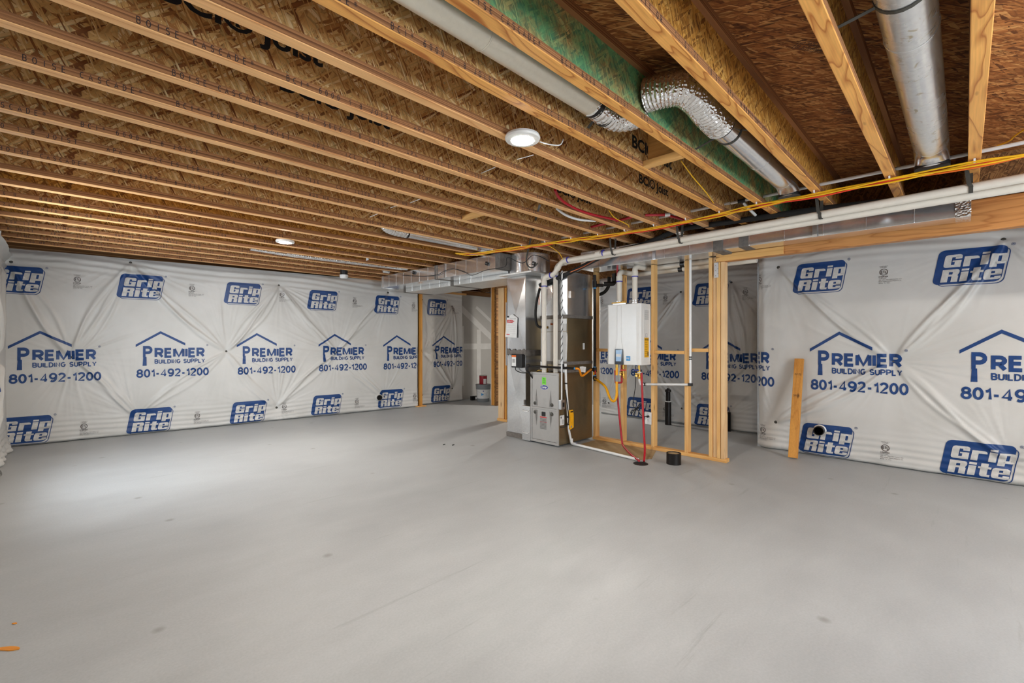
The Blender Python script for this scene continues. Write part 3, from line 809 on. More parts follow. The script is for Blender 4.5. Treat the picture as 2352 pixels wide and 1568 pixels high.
def blocking(x, y0, y1, label):
    t_ = Thing('joist_blocking', label, 'blocking', (x, y0, ZJ), 'short blocking pieces between joists')
    mb = MB('lumber_across'); mb.box(x-.029, x+.029, y0+.001, y1-.001, ZJ+.001, ZJ+FH); t_.part(mb, 'bottom_flange', .002)
    mb = MB('lumber_across'); mb.box(x-.006, x+.006, y0+.026, y1-.026, ZJ+FH-.002, ZJ+DEPTH-FH); t_.part(mb, 'web')
    mb = MB('flange_edge'); mb.box(x-.029, x+.029, y0+.001, y1-.001, ZJ+DEPTH-FH, ZJ+DEPTH-.001); t_.part(mb, 'top_flange')
blocking(2.74, JY[3]+FW, JY[4]-FW, 'short wooden blocking between two joists below the end of the lamp-lit cream duct')
blocking(2.72, JY[9]+FW, JY[10]-FW, 'short wooden blocking between two joists in the middle of the ceiling')

# ------------------------------------------------------------------ ceiling lamps
def lamp(x, y, label):
    t_ = Thing('ceiling_light', label, 'light', (x, y, ZJ-.03), 'round LED lamps under the joists')
    z = ZJ-.002
    mb = MB('lamp_trim'); mb.lathe([(.066, z-.026), (.094, z-.022), (.098, z-.012), (.094, z), (.05, z)], (x, y, 0), n=40); t_.part(mb, 'trim_ring')
    mb = MB('lamp_glow'); mb.lathe([(0, z-.030), (.04, z-.030), (.062, z-.027), (.066, z-.022)], (x, y, 0), n=36); t_.part(mb, 'diffuser')
lamp(1.83, 1.737, 'round white lamp lit under the joists, the nearer and larger of the two')
lamp(1.836, 5.434, 'round white lamp lit under the joists, the farther one near the left wall')
lamp(4.35, -1.55, 'unseen round white lamp behind the camera, placed to light the right wall')  # unseen lamp, placed where it brightens the right wall
lamp(6.85, 5.62, 'added round white lamp by the stairs, unseen behind the plenum, brightening the drywall')  # added lamp, kept out of sight, to brighten the drywall under the stairs

# ------------------------------------------------------------------ square ducts
def ribbed_side(mb, x, y0, y1, z0, z1, step=.2, mat=0):
    """standing seams on a duct's near side"""
    n = max(1, int(round((y1-y0)/step)))
    for k in range(1, n):
        y = y0+(y1-y0)*k/n
        mb.box(x-.004, x+.001, y-.004, y+.004, z0+.004, z1-.004, mat)

# supply trunk running to the far left
t_ = Thing('supply_trunk_duct', 'long shiny rectangular duct under the joists, running left from the round plenum', 'duct', (4.19, 5.7, 2.215))
mb = MB('galvanized'); mb.box(4.03, 4.345, 4.22, 7.20, 2.215, 2.416); ribbed_side(mb, 4.03, 4.22, 7.20, 2.215, 2.416, .235); t_.part(mb, 'duct_body', .003)
mb = MB('galvanized'); mb.box(4.018, 4.034, 7.17, 7.215, 2.205, 2.4175); mb.box(4.034, 4.355, 7.2005, 7.215, 2.205, 2.4175); t_.part(mb, 'end_cap', .002)
for y, w in ((5.62, .05), (4.275, .06)):
    mb = MB('mastic'); mb.box(4.0275, 4.3475, y-w, y+w*.6, 2.2125, 2.4172); t_.part(mb, 'sealant_band', .002, label='grey sealant band')
mb = MB('bare_steel'); mb.box(4.022, 4.032, 5.38, 5.41, 2.215, 2.4165); t_.part(mb, 'drive_cleat')
# return trunk below and behind it
t_ = Thing('return_trunk_duct', 'wide flat duct hung just below and behind the long supply duct', 'duct', (4.7, 5.6, 2.15))
mb = MB('galvanized_dull'); mb.box(4.37, 4.96, 4.42, 7.05, 2.148, 2.41); ribbed_side(mb, 4.37, 4.42, 7.05, 2.15, 2.41, .27); t_.part(mb, 'duct_body', .003)
for y0, y1 in ((5.62, 5.70), (6.98, 7.056)):
    mb = MB('mastic'); mb.box(4.3675, 4.9625, y0, y1, 2.1455, 2.412); t_.part(mb, 'sealant_band', .002, label='grey sealant band')
# the drum-shaped plenum corner
t_ = Thing('round_plenum', 'shiny drum-shaped sheet metal plenum above the tall return duct', 'duct', (4.46, 4.10, 2.17))
mb = MB('galvanized'); mb.lathe([(0, 2.172), (.268, 2.172), (.268, 2.414), (0, 2.414)], (4.46, 4.10, 0), n=48); t_.part(mb, 'drum')
mb = MB('galvanized_dull'); mb.box(4.20, 4.76, 3.84, 4.42, 2.150, 2.171); t_.part(mb, 'base_flange', .003)
mb = MB('galvanized'); mb.obox((4.46-.268*.745, 4.10-.268*.667, 2.293), (.745, .667, 0), (-.667, .745, 0), (0, 0, 1), .004, .018, .12); t_.part(mb, 'seam', .002)

# tall return drop
t_ = Thing('return_drop_duct', 'tall galvanized duct with creased front standing on the floor left of the furnace', 'duct', (4.65, 4.24, 0))
mb = MB('galvanized')
def crossed(mb, x, y0, y1, z0, z1, h=.012, m=0):
    yc, zc = (y0+y1)/2, (z0+z1)/2
    mb.add([(x, y0, z0), (x, y1, z0), (x, y1, z1), (x, y0, z1), (x-h, yc, zc)], [(1, 0, 4), (2, 1, 4), (3, 2, 4), (0, 3, 4)], m)
crossed(mb, 4.345, 4.065, 4.41, .03, 1.12); crossed(mb, 4.345, 4.065, 4.41, 1.12, 2.147)
mb.box(4.3452, 4.93, 4.065, 4.41, .03, 2.147); mb.box(4.336, 4.35, 4.058, 4.070, .03, 2.147)
t_.part(mb, 'duct_body')
mb = MB('mastic')
pts = [(4.337, 4.062+.348*k/12, 1.135+.012*math.sin(k*1.9)) for k in range(13)]
for k in range(12):
    a, b = pts[k], pts[k+1]; h = .036+.006*math.sin(k*1.3)
    mb.add([(a[0]-.006, a[1], a[2]-h), (b[0]-.006, b[1], b[2]-h), (b[0]-.006, b[1], b[2]+h), (a[0]-.006, a[1], a[2]+h)], [(1, 0, 3, 2)])
mb.box(4.331, 4.80, 4.052, 4.0645, 1.09, 1.17)
t_.part(mb, 'sealant_band', label='smeared grey sealant')
mb = MB('mastic'); mb.box(4.325, 4.345, 4.07, 4.41, .0005, .06); t_.part(mb, 'sealant_band', .004, label='smeared grey sealant along the floor')
mb = MB('mastic'); mb.box(4.322, 4.345, 4.063, 4.085, .456, .52); t_.part(mb, 'sealant_band', .004, label='blob of grey sealant')
mb = MB('galvanized'); mb.box(4.27, 4.95, 3.925, 4.062, .012, .455); t_.part(mb, 'boot', .003)
mb = MB('galvanized_dull')
for z in (.40, .12):
    mb = MB('galvanized_dull'); mb.tube([(4.268, 4.045, z), (4.255, 4.03, z-.012), (4.255, 3.955, z-.012), (4.268, 3.94, z)], .005, 8); t_.part(mb, 'filter_clip')
# papers and the control on it
mb = MB('label_white', 'label_red', 'black_plastic', 'label_grey')
P0, P1 = (4.330,4.380,1.663), (4.330,4.135,1.372)
def card(y0, y1, z0, z1, x, tilt=0):
    yc, zc = (y0+y1)/2, (z0+z1)/2
    return lambda a, b, c=0: (x-c, yc+(a-.5)*(y1-y0)*math.cos(tilt)+(b-.5)*(z1-z0)*math.sin(tilt)*.6, zc+(b-.5)*(z1-z0)*math.cos(tilt)-(a-.5)*(y1-y0)*math.sin(tilt)*.6)
f_ = card(4.42, 4.20, 1.335, 1.60, 4.322, -.10)
mb.prism([(0, 0), (1, 0), (1, 1), (.55, 1.18), (.1, 1)], lambda a, b, c: f_(a, b, c), 0, .003)
def q2(mb, f, a0, a1, b0, b1, lift, mat): mb.add([f(a0, b0, lift), f(a1, b0, lift), f(a1, b1, lift), f(a0, b1, lift)], [(0, 3, 2, 1)], mat)
q2(mb, f_, .12, .62, .74, .88, .0045, 1); q2(mb, f_, .12, .40, .12, .16, .0045, 1); q2(mb, f_, .64, .74, .80, .84, .0045, 1)
q2(mb, f_, .10, .30, 1.0, 1.08, .0045, 2)
for k in range(5): q2(mb, f_, .1, .9, .2+.1*k, .204+.1*k, .0045, 3)
v, fc = fit('WARRANTY', .16, .58, .77, .85, .02); mb.add([f_(a, b, .006) for a, b in v], fc, 0)
v, fc = fit('INSTALLATION RECORD', .36, .9, .93, .98, .01); mb.add([f_(a, b, .006) for a, b in v], fc, 3)
solo(mb, 'service_card', 'white service card with red print hanging on the tall galvanized duct', 'card')
t_ = Thing('humidity_control', 'small dark control box with orange-topped label on the tall galvanized duct', 'control box', (4.31, 4.13, .93))
a, b = (4.310,4.253,0.950), (4.310,4.062,1.104)
mb = MB('black_plastic'); mb.box(4.285, 4.333, 4.085, 4.275, .935, 1.115); t_.part(mb, 'housing', .006)
mb = MB('label_white', 'cable_orange', 'black_ink'); mb.box(4.281, 4.2848, 4.185, 4.262, .955, 1.075); mb.box(4.281, 4.2848, 4.185, 4.262, 1.075, 1.10, 1)
for k in range(4): mb.box(4.2804, 4.281, 4.20+.014*k, 4.206+.014*k, 1.0, 1.05, 2)
t_.part(mb, 'label_plate', label='white label with an orange top')
solo(MB('black_rubber').tube([(4.31, 4.22, .936), (4.30, 4.20, .90), (4.30, 4.12, .875), (4.30, 4.05, .872), (4.31, 4.0, .88)], .006, 8, smooth_path=5), 'control_cable', 'thin black cable looping from the control box towards the furnace', 'cable')

# ------------------------------------------------------------------ furnace
FX, FY0, FY1 = 4.28, 3.474, 3.922
t_ = Thing('furnace', 'grey upright gas furnace with two front doors and a blue oval badge', 'furnace', (4.6, 3.7, 0))
mb = MB('cabinet_bronze', 'furnace_grey')
mb.box(4.30, 4.99, FY0, FY1, .022, .893); t_.part(mb, 'cabinet', .004)
mb = MB('furnace_grey')
for (y0, y1, z0, z1) in ((FY0-.001, FY0+.022, .02, .895), (FY1-.020, FY1+.001, .02, .895), (FY0+.022, FY1-.02, .02, .05), (FY0+.022, FY1-.02, .437, .458), (FY0+.022, FY1-.02, .872, .895)):
    mb.box(FX, 4.2995, y0, y1, z0, z1)
t_.part(mb, 'front_frame')
for nm, z0, z1 in (('lower_door', .052, .436), ('upper_door', .459, .871)):
    mb = MB('furnace_grey', 'cabinet_bronze')
    mb.box(FX+.006, FX+.02, FY0+.024, FY1-.022, z0, z1)
    up = nm == 'upper_door'
    for yy in (FY1-.095, FY0+.118):        # tapering pressed grips
        zt = z0+.225 if up else z1-.215; zb = z0+.02 if up else z1-.015
        mb.add([(FX+.004, yy+.024, zb), (FX+.004, yy-.024, zb), (FX+.0052, yy+.002, zt), (FX+.0052, yy-.004, zt), (FX-.004, yy+.012, zb), (FX-.004, yy-.012, zb)],
               [(0, 4, 2), (4, 5, 3, 2), (5, 1, 3), (0, 1, 5, 4), (4, 0, 2), (5, 4, 2, 3), (1, 5, 3)])
    o = t_.part(mb, nm, .003)
    for yy in (FY1-.078, FY0+.098):
        zk = z0+.045 if up else z1-.045
        mb = MB('grey_strap'); mb.lathe([(.021, 0), (.021, .010), (.015, .014), (.0, .014)], (FX+.006, yy, zk), (-1, 0, 0), 20); t_.part(mb, 'latch_knob', under=o)
    if up:
        f_ = lambda a, b, c=0: (FX+.0055-c, FY1-a, b)
        mb = MB('label_green', 'black_ink'); mb.prism([(.19, .745), (.255, .745), (.255, .835), (.19, .835)], f_, 0, .0012)
        v, fc = fit('G', .213, .232, .808, .828, .03); mb.add([f_(p, q, .0016) for p, q in v], fc, 1)
        for k in range(3): mb.add([f_(p, q, .0016) for p, q in ((.202, .765+.013*k), (.243, .765+.013*k), (.243, .769+.013*k), (.202, .769+.013*k))], [(0, 1, 2, 3)], 1)
        t_.part(mb, 'inspection_tag', under=o, label='bright green tag')
        mb = MB('label_blue', 'label_white')
        el = lambda rx, rz, n=32: [(.225+rx*math.cos(2*math.pi*k/n), .712+rz*math.sin(2*math.pi*k/n)) for k in range(n)]
        mb.prism(el(.064, .030), f_, 0, .001, 1); mb.prism(el(.061, .027), f_, .001, .0016, 0)
        v, fc = fit_font('Carrier', .180, .270, .697, .730, .035, .25); mb.add([f_(p, q, .0022) for p, q in v], fc, 1)
        t_.part(mb, 'badge', under=o, label='blue oval badge with white script')
        mb = MB('label_grey')
        for k in range(6): mb.add([f_(p, q, .0004) for p, q in ((.205, .49+.016*k), (.265, .49+.016*k), (.265, .4925+.016*k), (.205, .4925+.016*k))], [(0, 1, 2, 3)])
        t_.part(mb, 'embossed_notice', under=o)
    else:
        f_ = lambda a, b, c=0: (FX+.0055-c, FY1-a, b)
        mb = MB('black_plastic'); mb.prism(rrect(.185, .245, .352, .408, .008), f_, 0, .004); t_.part(mb, 'sight_glass', under=o, label='dark square sight window')
        mb = MB('label_grey', 'label_red', 'label_white', 'black_ink'); mb.prism([(.155, .19), (.265, .19), (.265, .345), (.155, .345)], f_, 0, .0008)
        mb.prism([(.155, .333), (.265, .333), (.265, .345), (.155, .345)], f_, .0008, .0012, 1); mb.prism([(.155, .278), (.265, .278), (.265, .284), (.155, .284)], f_, .0008, .0012, 1)
        for k in range(8): mb.add([f_(p, q, .0013) for p, q in ((.160, .198+.0165*k), (.255, .198+.0165*k), (.255, .201+.0165*k), (.160, .201+.0165*k))], [(0, 1, 2, 3)], 3)
        t_.part(mb, 'warning_label', under=o, label='grey warning label with red lines')
mb = MB('label_white', 'label_grey', 'black_ink')
mb.box(4.315, 4.40, FY0-.002, FY0-.0002, .262, .382, 0); mb.box(4.33, 4.345, FY0-.003, FY0-.002, .345, .368, 2)
for k in range(4): mb.box(4.355+.01*k, 4.359+.01*k, FY0-.003, FY0-.002, .275, .33, 1)
t_.part(mb, 'rating_plate', label='white rating plate on the side')
mb = MB('brass', 'black_plastic'); mb.lathe([(.035, 0), (.042, .012), (.042, .022), (.034, .026), (.038, .036), (.034, .046), (0, .046)], (4.37, 3.753, .893), n=24); mb.tube([(4.33, 3.86, .898), (4.33, 3.83, .915), (4.35, 3.79, .91)], .008, 8); t_.part(mb, 'vent_collar')
# evaporator coil cabinet and the plenum on top of it
t_ = Thing('coil_cabinet', 'tall sheet metal coil cabinet standing on the furnace top', 'coil cabinet', (4.72, 3.69, .895))
mb = MB('cabinet_bronze', 'furnace_grey'); mb.box(4.462, 4.99, FY0, 3.906, .895, 1.57); t_.part(mb, 'cabinet', .003)
for z0, z1 in ((1.03, 1.40), (1.405, 1.565)):
    mb = MB('furnace_grey'); mb.box(4.452, 4.462, FY0+.006, 3.90, z0, z1); t_.part(mb, 'front_panel', .002)
for (y0, y1, z0, z1, m_) in ((3.53, 3.66, 1.00, 1.05, 'label_white'), (3.56, 3.64, .905, .99, 'label_white'), (3.545, 3.56, .905, .99, 'label_red'), (FY0, 3.56, 1.50, 1.56, 'label_white'), (3.80, 3.90, .93, 1.02, 'label_white'), (FY0, 3.53, .90, .95, 'label_white'), (FY0, 3.545, .955, 1.0, 'black_ink')):
    mb = MB(m_); mb.box(4.446, 4.452, y0, y1, z0, z1); t_.part(mb, 'sticker', label={'label_white': 'white sticker', 'label_red': 'red sticker', 'black_ink': 'black sticker'}[m_])
for z0, z1 in ((.99, 1.03), (.894, .93)):
    mb = MB('mastic'); mb.box(4.455, 4.995, FY0-.003, 3.909, z0, z1); t_.part(mb, 'sealant_band', label='brownish sealant')
mb = MB('label_white'); a = (4.781,3.470,1.179); b = (4.819,3.470,1.258); mb.box(a[0], b[0], FY0-.003, FY0-.0005, a[2], b[2]); t_.part(mb, 'sticker', label='small white sticker on the side')
mb = MB('brass'); mb.tube([(4.455, 3.79, 1.46), (4.42, 3.79, 1.46)], .016, 12); t_.part(mb, 'refrigerant_fitting')
mb = MB('copper'); mb.tube([(4.455, 3.70, 1.50), (4.42, 3.70, 1.50)], .012, 12); t_.part(mb, 'refrigerant_fitting', label='copper fitting')
t_ = Thing('supply_plenum', 'shiny sheet metal plenum box between the coil cabinet and the ceiling ducts', 'duct', (4.72, 3.69, 1.57))
mb = MB('galvanized'); crossed(mb, 4.462, FY0, 3.906, 1.60, 2.148, .012); mb.box(4.4621, 4.99, FY0, 3.906, 1.60, 2.148); t_.part(mb, 'plenum_box', .002)
mb = MB('mastic'); mb.box(4.452, 4.996, FY0-.006, 3.912, 1.571, 1.612); t_.part(mb, 'sealant_band', label='grey sealant band')
mb = MB('galvanized'); a = (4.509,3.470,1.820); b = (4.589,3.470,1.907); mb.box(a[0], b[0], FY0-.02, FY0, a[2], b[2]); mb.box(b[0]+.01, b[0]+.04, FY0-.012, FY0, a[2]+.04, a[2]+.05); t_.part(mb, 'damper_bracket', .001)

# right-hand trunk over the stud wall
t_ = Thing('ceiling_trunk_duct', 'long bluish rectangular duct over the stud wall and beam on the right', 'duct', (4.85, 1.7, 2.19))
mb = MB('galvanized'); mb.box(4.715, 4.925, -.02, 1.77, 2.20, 2.405); ribbed_side(mb, 4.715, -.02, 1.77, 2.20, 2.405, .30); t_.part(mb, 'duct_body', .003)
mb = MB('galvanized'); mb.box(4.705, 5.05, 1.77, 3.45, 2.19, 2.405); ribbed_side(mb, 4.705, 1.77, 3.45, 2.19, 2.405, .28); t_.part(mb, 'duct_body', .003)
mb = MB('foil', 'tag_pink'); mb.box(4.708, 4.932, -.035, .05, 2.193, 2.412); t_.part(mb, 'end_cap', .003, label='foil-taped end')
for y in (1.52, 1.76):
    mb = MB('mastic'); mb.box(*((4.7025, 5.0525) if y > 1.7 else (4.7125, 4.9275)), y-.045, y+.045, 2.1875 if y > 1.7 else 2.1975, 2.407); t_.part(mb, 'sealant_band', .002, label='grey sealant band')
for y in (2.45, .93):
    mb = MB('bare_steel'); mb.box(4.695, 4.707, y-.018, y+.018, 2.195, 2.408); t_.part(mb, 'drive_cleat', .001)

# ------------------------------------------------------------------ round ducts in the joist bays
def round_duct(pts, r, label, mat='galvanized', strap=None, elbow=False, n=28):
    t_ = Thing('round_duct', label, 'duct', pts[0])
    mb = MB(mat); mb.tube(pts, r, n); t_.part(mb, 'pipe')
    mb = MB('galvanized_dull')
    a, b = Vector(pts[0]), Vector(pts[-1]); d = (b-a).normalized()
    mb.tube([a-d*.012, a+d*.012], r+.004, n); t_.part(mb, 'joint_band')
    mb = MB(mat); mb.lathe([(r+.0015, 0), (r+.003, .004), (r+.0015, .008)], tuple(a+(b-a)*.55), tuple(d), n); t_.part(mb, 'crimp')
    return t_
def ribbed(mb, pts, r, sub=14):
    mb.tube(pts, r, 28, 0, sub, ribs=.035)
t_ = round_duct([(.30, 1.380, 2.525), (1.975, 1.380, 2.525)], .064, 'galvanized round duct with cream lamp light in its colour, lying in the bay right of the nearer lamp', 'duct_lamplit')
t_ = Thing('flexible_duct', 'short crinkled foil elbow at the end of the lamp-lit cream round duct', 'duct', (1.98, 1.38, 2.52))
mb = MB('foil'); ribbed(mb, [(1.97, 1.380, 2.525), (2.09, 1.378, 2.515), (2.19, 1.35, 2.505), (2.24, 1.27, 2.51), (2.25, 1.215, 2.53)], .066, 8); t_.part(mb, 'foil_sleeve')
mb = MB('black_plastic'); mb.tube([(1.985, 1.38, 2.525), (2.015, 1.38, 2.523)], .069, 24); t_.part(mb, 'clamp_band')
t_ = round_duct([(2.64, .985, 2.515), (3.93, .985, 2.515)], .072, 'silver round duct running from the flexible elbow towards the white pipes', 'galvanized')
mb = MB('galvanized'); mb.tube([(3.91, .985, 2.515), (3.99, .985, 2.512), (4.065, .985, 2.49), (4.10, .985, 2.46), (4.104, .985, 2.44)], .073, 28, smooth_path=4); t_.part(mb, 'elbow')
mb = MB('black_plastic'); mb.tube([(4.104, .985, 2.448), (4.104, .985, 2.424)], .076, 28); t_.part(mb, 'clamp_band')
t_ = Thing('flexible_duct', 'large crinkled foil elbow emerging from the green-painted joist', 'duct', (2.3, 1.1, 2.55))
mb = MB('foil'); ribbed(mb, [(2.20, 1.190, 2.575), (2.215, 1.10, 2.572), (2.26, 1.015, 2.565), (2.37, .985, 2.545), (2.50, .985, 2.525), (2.66, .985, 2.515)], .083, 11); t_.part(mb, 'foil_sleeve')
mb = MB('black_plastic'); mb.tube([(2.60, .985, 2.517), (2.68, .985, 2.515)], .079, 24); t_.part(mb, 'clamp_band')
t_ = round_duct([(.6, .152, 2.53), (3.90, .152, 2.53)], .086, 'widest round duct, dusty and silver, nearest the right edge of the ceiling', 'galvanized_smeared')
mb = MB('galvanized'); mb.tube([(3.88, .152, 2.53), (3.96, .152, 2.526), (4.04, .152, 2.50), (4.08, .152, 2.465), (4.085, .152, 2.44)], .087, 28, smooth_path=4); t_.part(mb, 'elbow')
mb = MB('black_plastic'); mb.tube([(4.085, .152, 2.45), (4.085, .152, 2.424)], .089, 28); t_.part(mb, 'clamp_band')
t_ = round_duct([(2.72, 4.36, 2.475), (4.04, 4.36, 2.475)], .050, 'thin silver round duct in a far joist bay near the supply duct', 'galvanized')
t_ = Thing('flexible_duct', 'short crinkled foil sleeve on the thin far round duct', 'duct', (2.5, 4.36, 2.5))
mb = MB('foil'); ribbed(mb, [(2.42, 4.30, 2.56), (2.47, 4.34, 2.50), (2.58, 4.36, 2.478), (2.74, 4.36, 2.475)], .055, 8); t_.part(mb, 'foil_sleeve')
mb = MB('black_plastic'); mb.tube([(2.72, 4.36, 2.475), (2.75, 4.36, 2.475)], .056, 20); t_.part(mb, 'clamp_band')
solo(MB('foil').tube([(1.75, 6.42, 2.455), (2.1, 6.43, 2.448), (2.3, 6.42, 2.452), (3.95, 6.43, 2.45)], [.022, .026, .036, .022]*1, 14), 'foil_wrapped_pipe', 'long foil-wrapped pipe in the joist bay behind the farther lamp', 'pipe')
# small collars feeding off the trunk tops
for y in (4.66, 5.42, 6.40, 6.97):
    solo(MB('galvanized_dull').tube([(3.90, y, 2.478), (4.025, y, 2.478)], .046, 20), 'take_off_collar', {4.66: 'short round collar entering the bay above the bundled cables', 5.42: 'short round collar above the middle of the supply duct', 6.40: 'short round collar beside the foil tape near the supply duct', 6.97: 'short round collar above the far end of the supply duct'}[y], 'duct collar')

def strap(pts, label, w=.020, ref=(1, 0, 0), mat='grey_strap', grp='pipe hanger straps'):
    solo(MB(mat).tube(pts, .01, flat=(w, .0022, ref), smooth_path=5), 'hanger_strap', label, 'strap', grp)
def arc(cx, cz, r, a0, a1, y, n=10):
    return [(cx+r*math.cos(math.radians(a0+(a1-a0)*k/n)), y, cz+r*math.sin(math.radians(a0+(a1-a0)*k/n))) for k in range(n+1)]
def bay_strap(x, yc, zc, r, y0, y1, label):
    pts = [(x, y0, ZJ+.05)]+[(x, yc+(r+.002)*math.cos(math.radians(a)), zc+(r+.002)*math.sin(math.radians(a))) for a in range(190, 351, 16)]+[(x, y1, ZJ+.05)]
    solo(MB('grey_strap').tube(pts, .01, flat=(.020, .002, (1, 0, 0))), 'hanger_strap', label, 'strap', 'pipe hanger straps')
bay_strap(2.10, .152, 2.53, .086, .365, -.02, 'dark strap slung under the widest round duct')
bay_strap(2.80, .985, 2.515, .072, .83, 1.18, 'dark strap slung under the silver duct below its clamp')
bay_strap(2.10, 1.380, 2.515, .066, 1.235, 1.49, 'dark strap slung under the small foil elbow')
strap([(2.854,2.510,2.420), (3.600,3.252,2.504), (4.000,3.698,2.395), (4.120,3.845,2.288), (4.120,3.816,2.209), (4.120,3.736,2.184), (4.100,3.641,2.223)], 'long dark strap dangling in front of the drum-shaped plenum', .02, (0, 1, 0))

# ------------------------------------------------------------------ white vent pipes from the furnace
VR = .030
def vent(path, name, label, couplings=(), blue=(), r=VR, grp=None, elbows=()):
    t_ = Thing(name, label, 'pipe', path[0], grp)
    mb = MB('pvc'); mb.tube(path, r, 20); t_.part(mb, 'pipe')
    for (a, b) in elbows:
        mb = MB('pvc'); mb.tube([a, tuple((Vector(a)*.5+Vector(b)*.5)), b], r+.006, 20); t_.part(mb, 'elbow')
    for (p, d, l) in couplings:
        p = Vector(p); d = Vector(d).normalized()
        mb = MB('pvc'); mb.tube([p-d*l, p+d*l], r+.006, 20); t_.part(mb, 'coupling')
    for (p, d) in blue:
        p = Vector(p); d = Vector(d).normalized()
        mb = MB('primer_blue'); mb.tube([p-d*.006, p+d*.006], r+.0075, 20); t_.part(mb, 'primer_ring', label='blue primer ring')
    return t_
def rounded(pts, rad, n=5):
    P = [Vector(p) for p in pts]; out = [P[0]]
    for i in range(1, len(P)-1):
        a = (P[i-1]-P[i]).normalized(); b = (P[i+1]-P[i]).normalized()
        r = min(rad, (P[i-1]-P[i]).length*.49, (P[i+1]-P[i]).length*.49)
        s, e = P[i]+a*r, P[i]+b*r
        for k in range(n+1):
            u = k/n; out.append(s*(1-u)**2+P[i]*2*u*(1-u)+e*u*u)
    return [tuple(p) for p in out+[P[-1]]]
XA = 4.34
q0, q1, q2_, q3, q4 = (4.340,3.744,0.892), (4.340,3.744,2.090), (4.340,3.582,2.106), (4.340,3.466,2.252), (4.340,2.790,2.274)
qe = (4.34, -.75, 2.325)
pA_ = rounded([q0, q1, q2_, q3, qe], .05)
t_ = vent(pA_, 'vent_pipe', 'front white plastic vent pipe, two bends above the furnace then along the ceiling',
     couplings=[(tuple(Vector(q1)-Vector((0, 0, .085))), (0, 0, 1), .03), (tuple((Vector(q2_)+Vector(q3))*.5), tuple(Vector(q3)-Vector(q2_)), .022), ((4.340,2.933,2.270), (0, -1, .03), .03), (tuple(Vector(q3)+Vector((0, -.06, .004))), (0, -1, .03), .035)],
     blue=[(tuple(Vector(q1)-Vector((0, 0, .118))), (0, 0, 1)), ((4.340,2.870,2.271), (0, -1, .03)), (tuple(Vector(q3)+Vector((0, -.10, .006))), (0, -1, .03)), (tuple(Vector(q2_)+Vector((0, .05, -.004))), (0, -1, 0))])
r0, r1, r3 = (4.410,3.618,0.856), (4.410,3.618,2.247), (4.410,1.683,2.250)
pB_ = rounded([r0, r1, (4.41, -.75, r3[2]+.03)], .13, 8)
t_ = vent(pB_, 'vent_pipe', 'rear white plastic vent pipe, one wide bend above the furnace then along the ceiling',
     couplings=[(tuple(Vector(r1)-Vector((0, 0, .12))), (0, 0, 1), .03), (tuple(Vector(r1)+Vector((0, -.13, 0))), (0, -1, .0), .03)],
     blue=[(tuple(Vector(r1)-Vector((0, 0, .155))), (0, 0, 1)), (tuple(Vector(r1)+Vector((0, -.10, 0))), (0, -1, .0))])
def zA(y): return q3[2]+(qe[2]-q3[2])*(q3[1]-y)/(q3[1]-qe[1])
for (y, lab) in ((2.74, 'dark strap holding the white vent pipes near the plenum'), (1.98, 'dark strap holding the white vent pipes, second from the plenum'), (.82, 'dark strap holding the white vent pipes, third from the plenum'), (-.03, 'dark strap holding the white vent pipes beside the right edge')):
    z = zA(y)
    strap([(4.30, y+.02, ZJ+.02), (4.303, y+.01, z+.03)]+arc(XA, z, VR+.003, 175, 330, y, 8)+[(4.385, y, ZJ+.02)], lab, .022, (0, 1, 0))

# ------------------------------------------------------------------ studs, plates, beam
def lumber(name, x0, x1, y0, y1, z0, z1, label, mat='lumber_upright', cat='stud', grp=None, bev=.003):
    mb = MB(mat); mb.box(x0, x1, y0, y1, z0, z1)
    return solo(mb, name, label, cat, grp, bev, (x0, y0, z0) if False else None)
SX0, SX1 = 4.98, 5.069
lumber('bottom_plate', SX0, SX1, 1.775, 3.46, .0005, .038, 'long lumber plate on the floor under the stud wall', 'lumber_across', 'plate')
labs = ['wall stud beside the black gas pipe, partly behind the furnace cabinet', 'wall stud behind the left half of the white water heater', 'wall stud along the right side of the white water heater, with the outlet', 'wall stud beside the upright white water pipe']
for y, lab in zip((3.412, 3.006, 2.594, 2.188), labs):
    lumber('wall_stud', SX0, SX1, y, y+.038, .0385, 2.188, lab, grp='studs of the utility wall')
lumber('wall_stud', SX0, SX1, 1.921, 1.959, .0385, 2.184, 'leftmost of the four studs grouped at the end of the stud wall', grp='studs of the utility wall')
lumber('wall_stud', SX0+.016, SX1, 1.879, 1.917, .0385, 2.184, 'recessed second stud of the four grouped ones, behind the punched strap', 'lumber_pale', grp='studs of the utility wall')
lumber('wall_stud', SX0, SX1, 1.836, 1.874, .0385, 2.122, 'third of the four studs grouped at the end of the stud wall', grp='studs of the utility wall')
lumber('wall_stud', SX0, SX1, 1.793, 1.831, .0385, 2.122, 'rightmost of the four studs grouped at the end of the stud wall', 'lumber_pale', grp='studs of the utility wall')
lumber('stud_block', SX0+.002, SX0+.040, 2.635, 3.003, 1.136, 1.174, 'short crosspiece between studs behind the water heater', 'lumber_across', 'blocking', 'crosspieces of the utility wall')
lumber('stud_block', SX0+.002, SX0+.040, 3.047, 3.409, 1.150, 1.188, 'short crosspiece between studs left of the water heater', 'lumber_across', 'blocking', 'crosspieces of the utility wall')
lumber('stud_block', SX0+.002, SX0+.040, 2.229, 2.591, 1.136, 1.174, 'short crosspiece between studs right of the water heater', 'lumber_across', 'blocking', 'crosspieces of the utility wall')
lumber('stud_block', SX0+.002, SX0+.040, 1.962, 2.185, 1.165, 1.203, 'short crosspiece between the white water pipe and the grouped studs', 'lumber_across', 'blocking', 'crosspieces of the utility wall')
t_ = Thing('header_beam', 'thick wooden beam over the wide opening on the right, resting on the grouped studs', 'beam', (5.02, 0, 2.125))
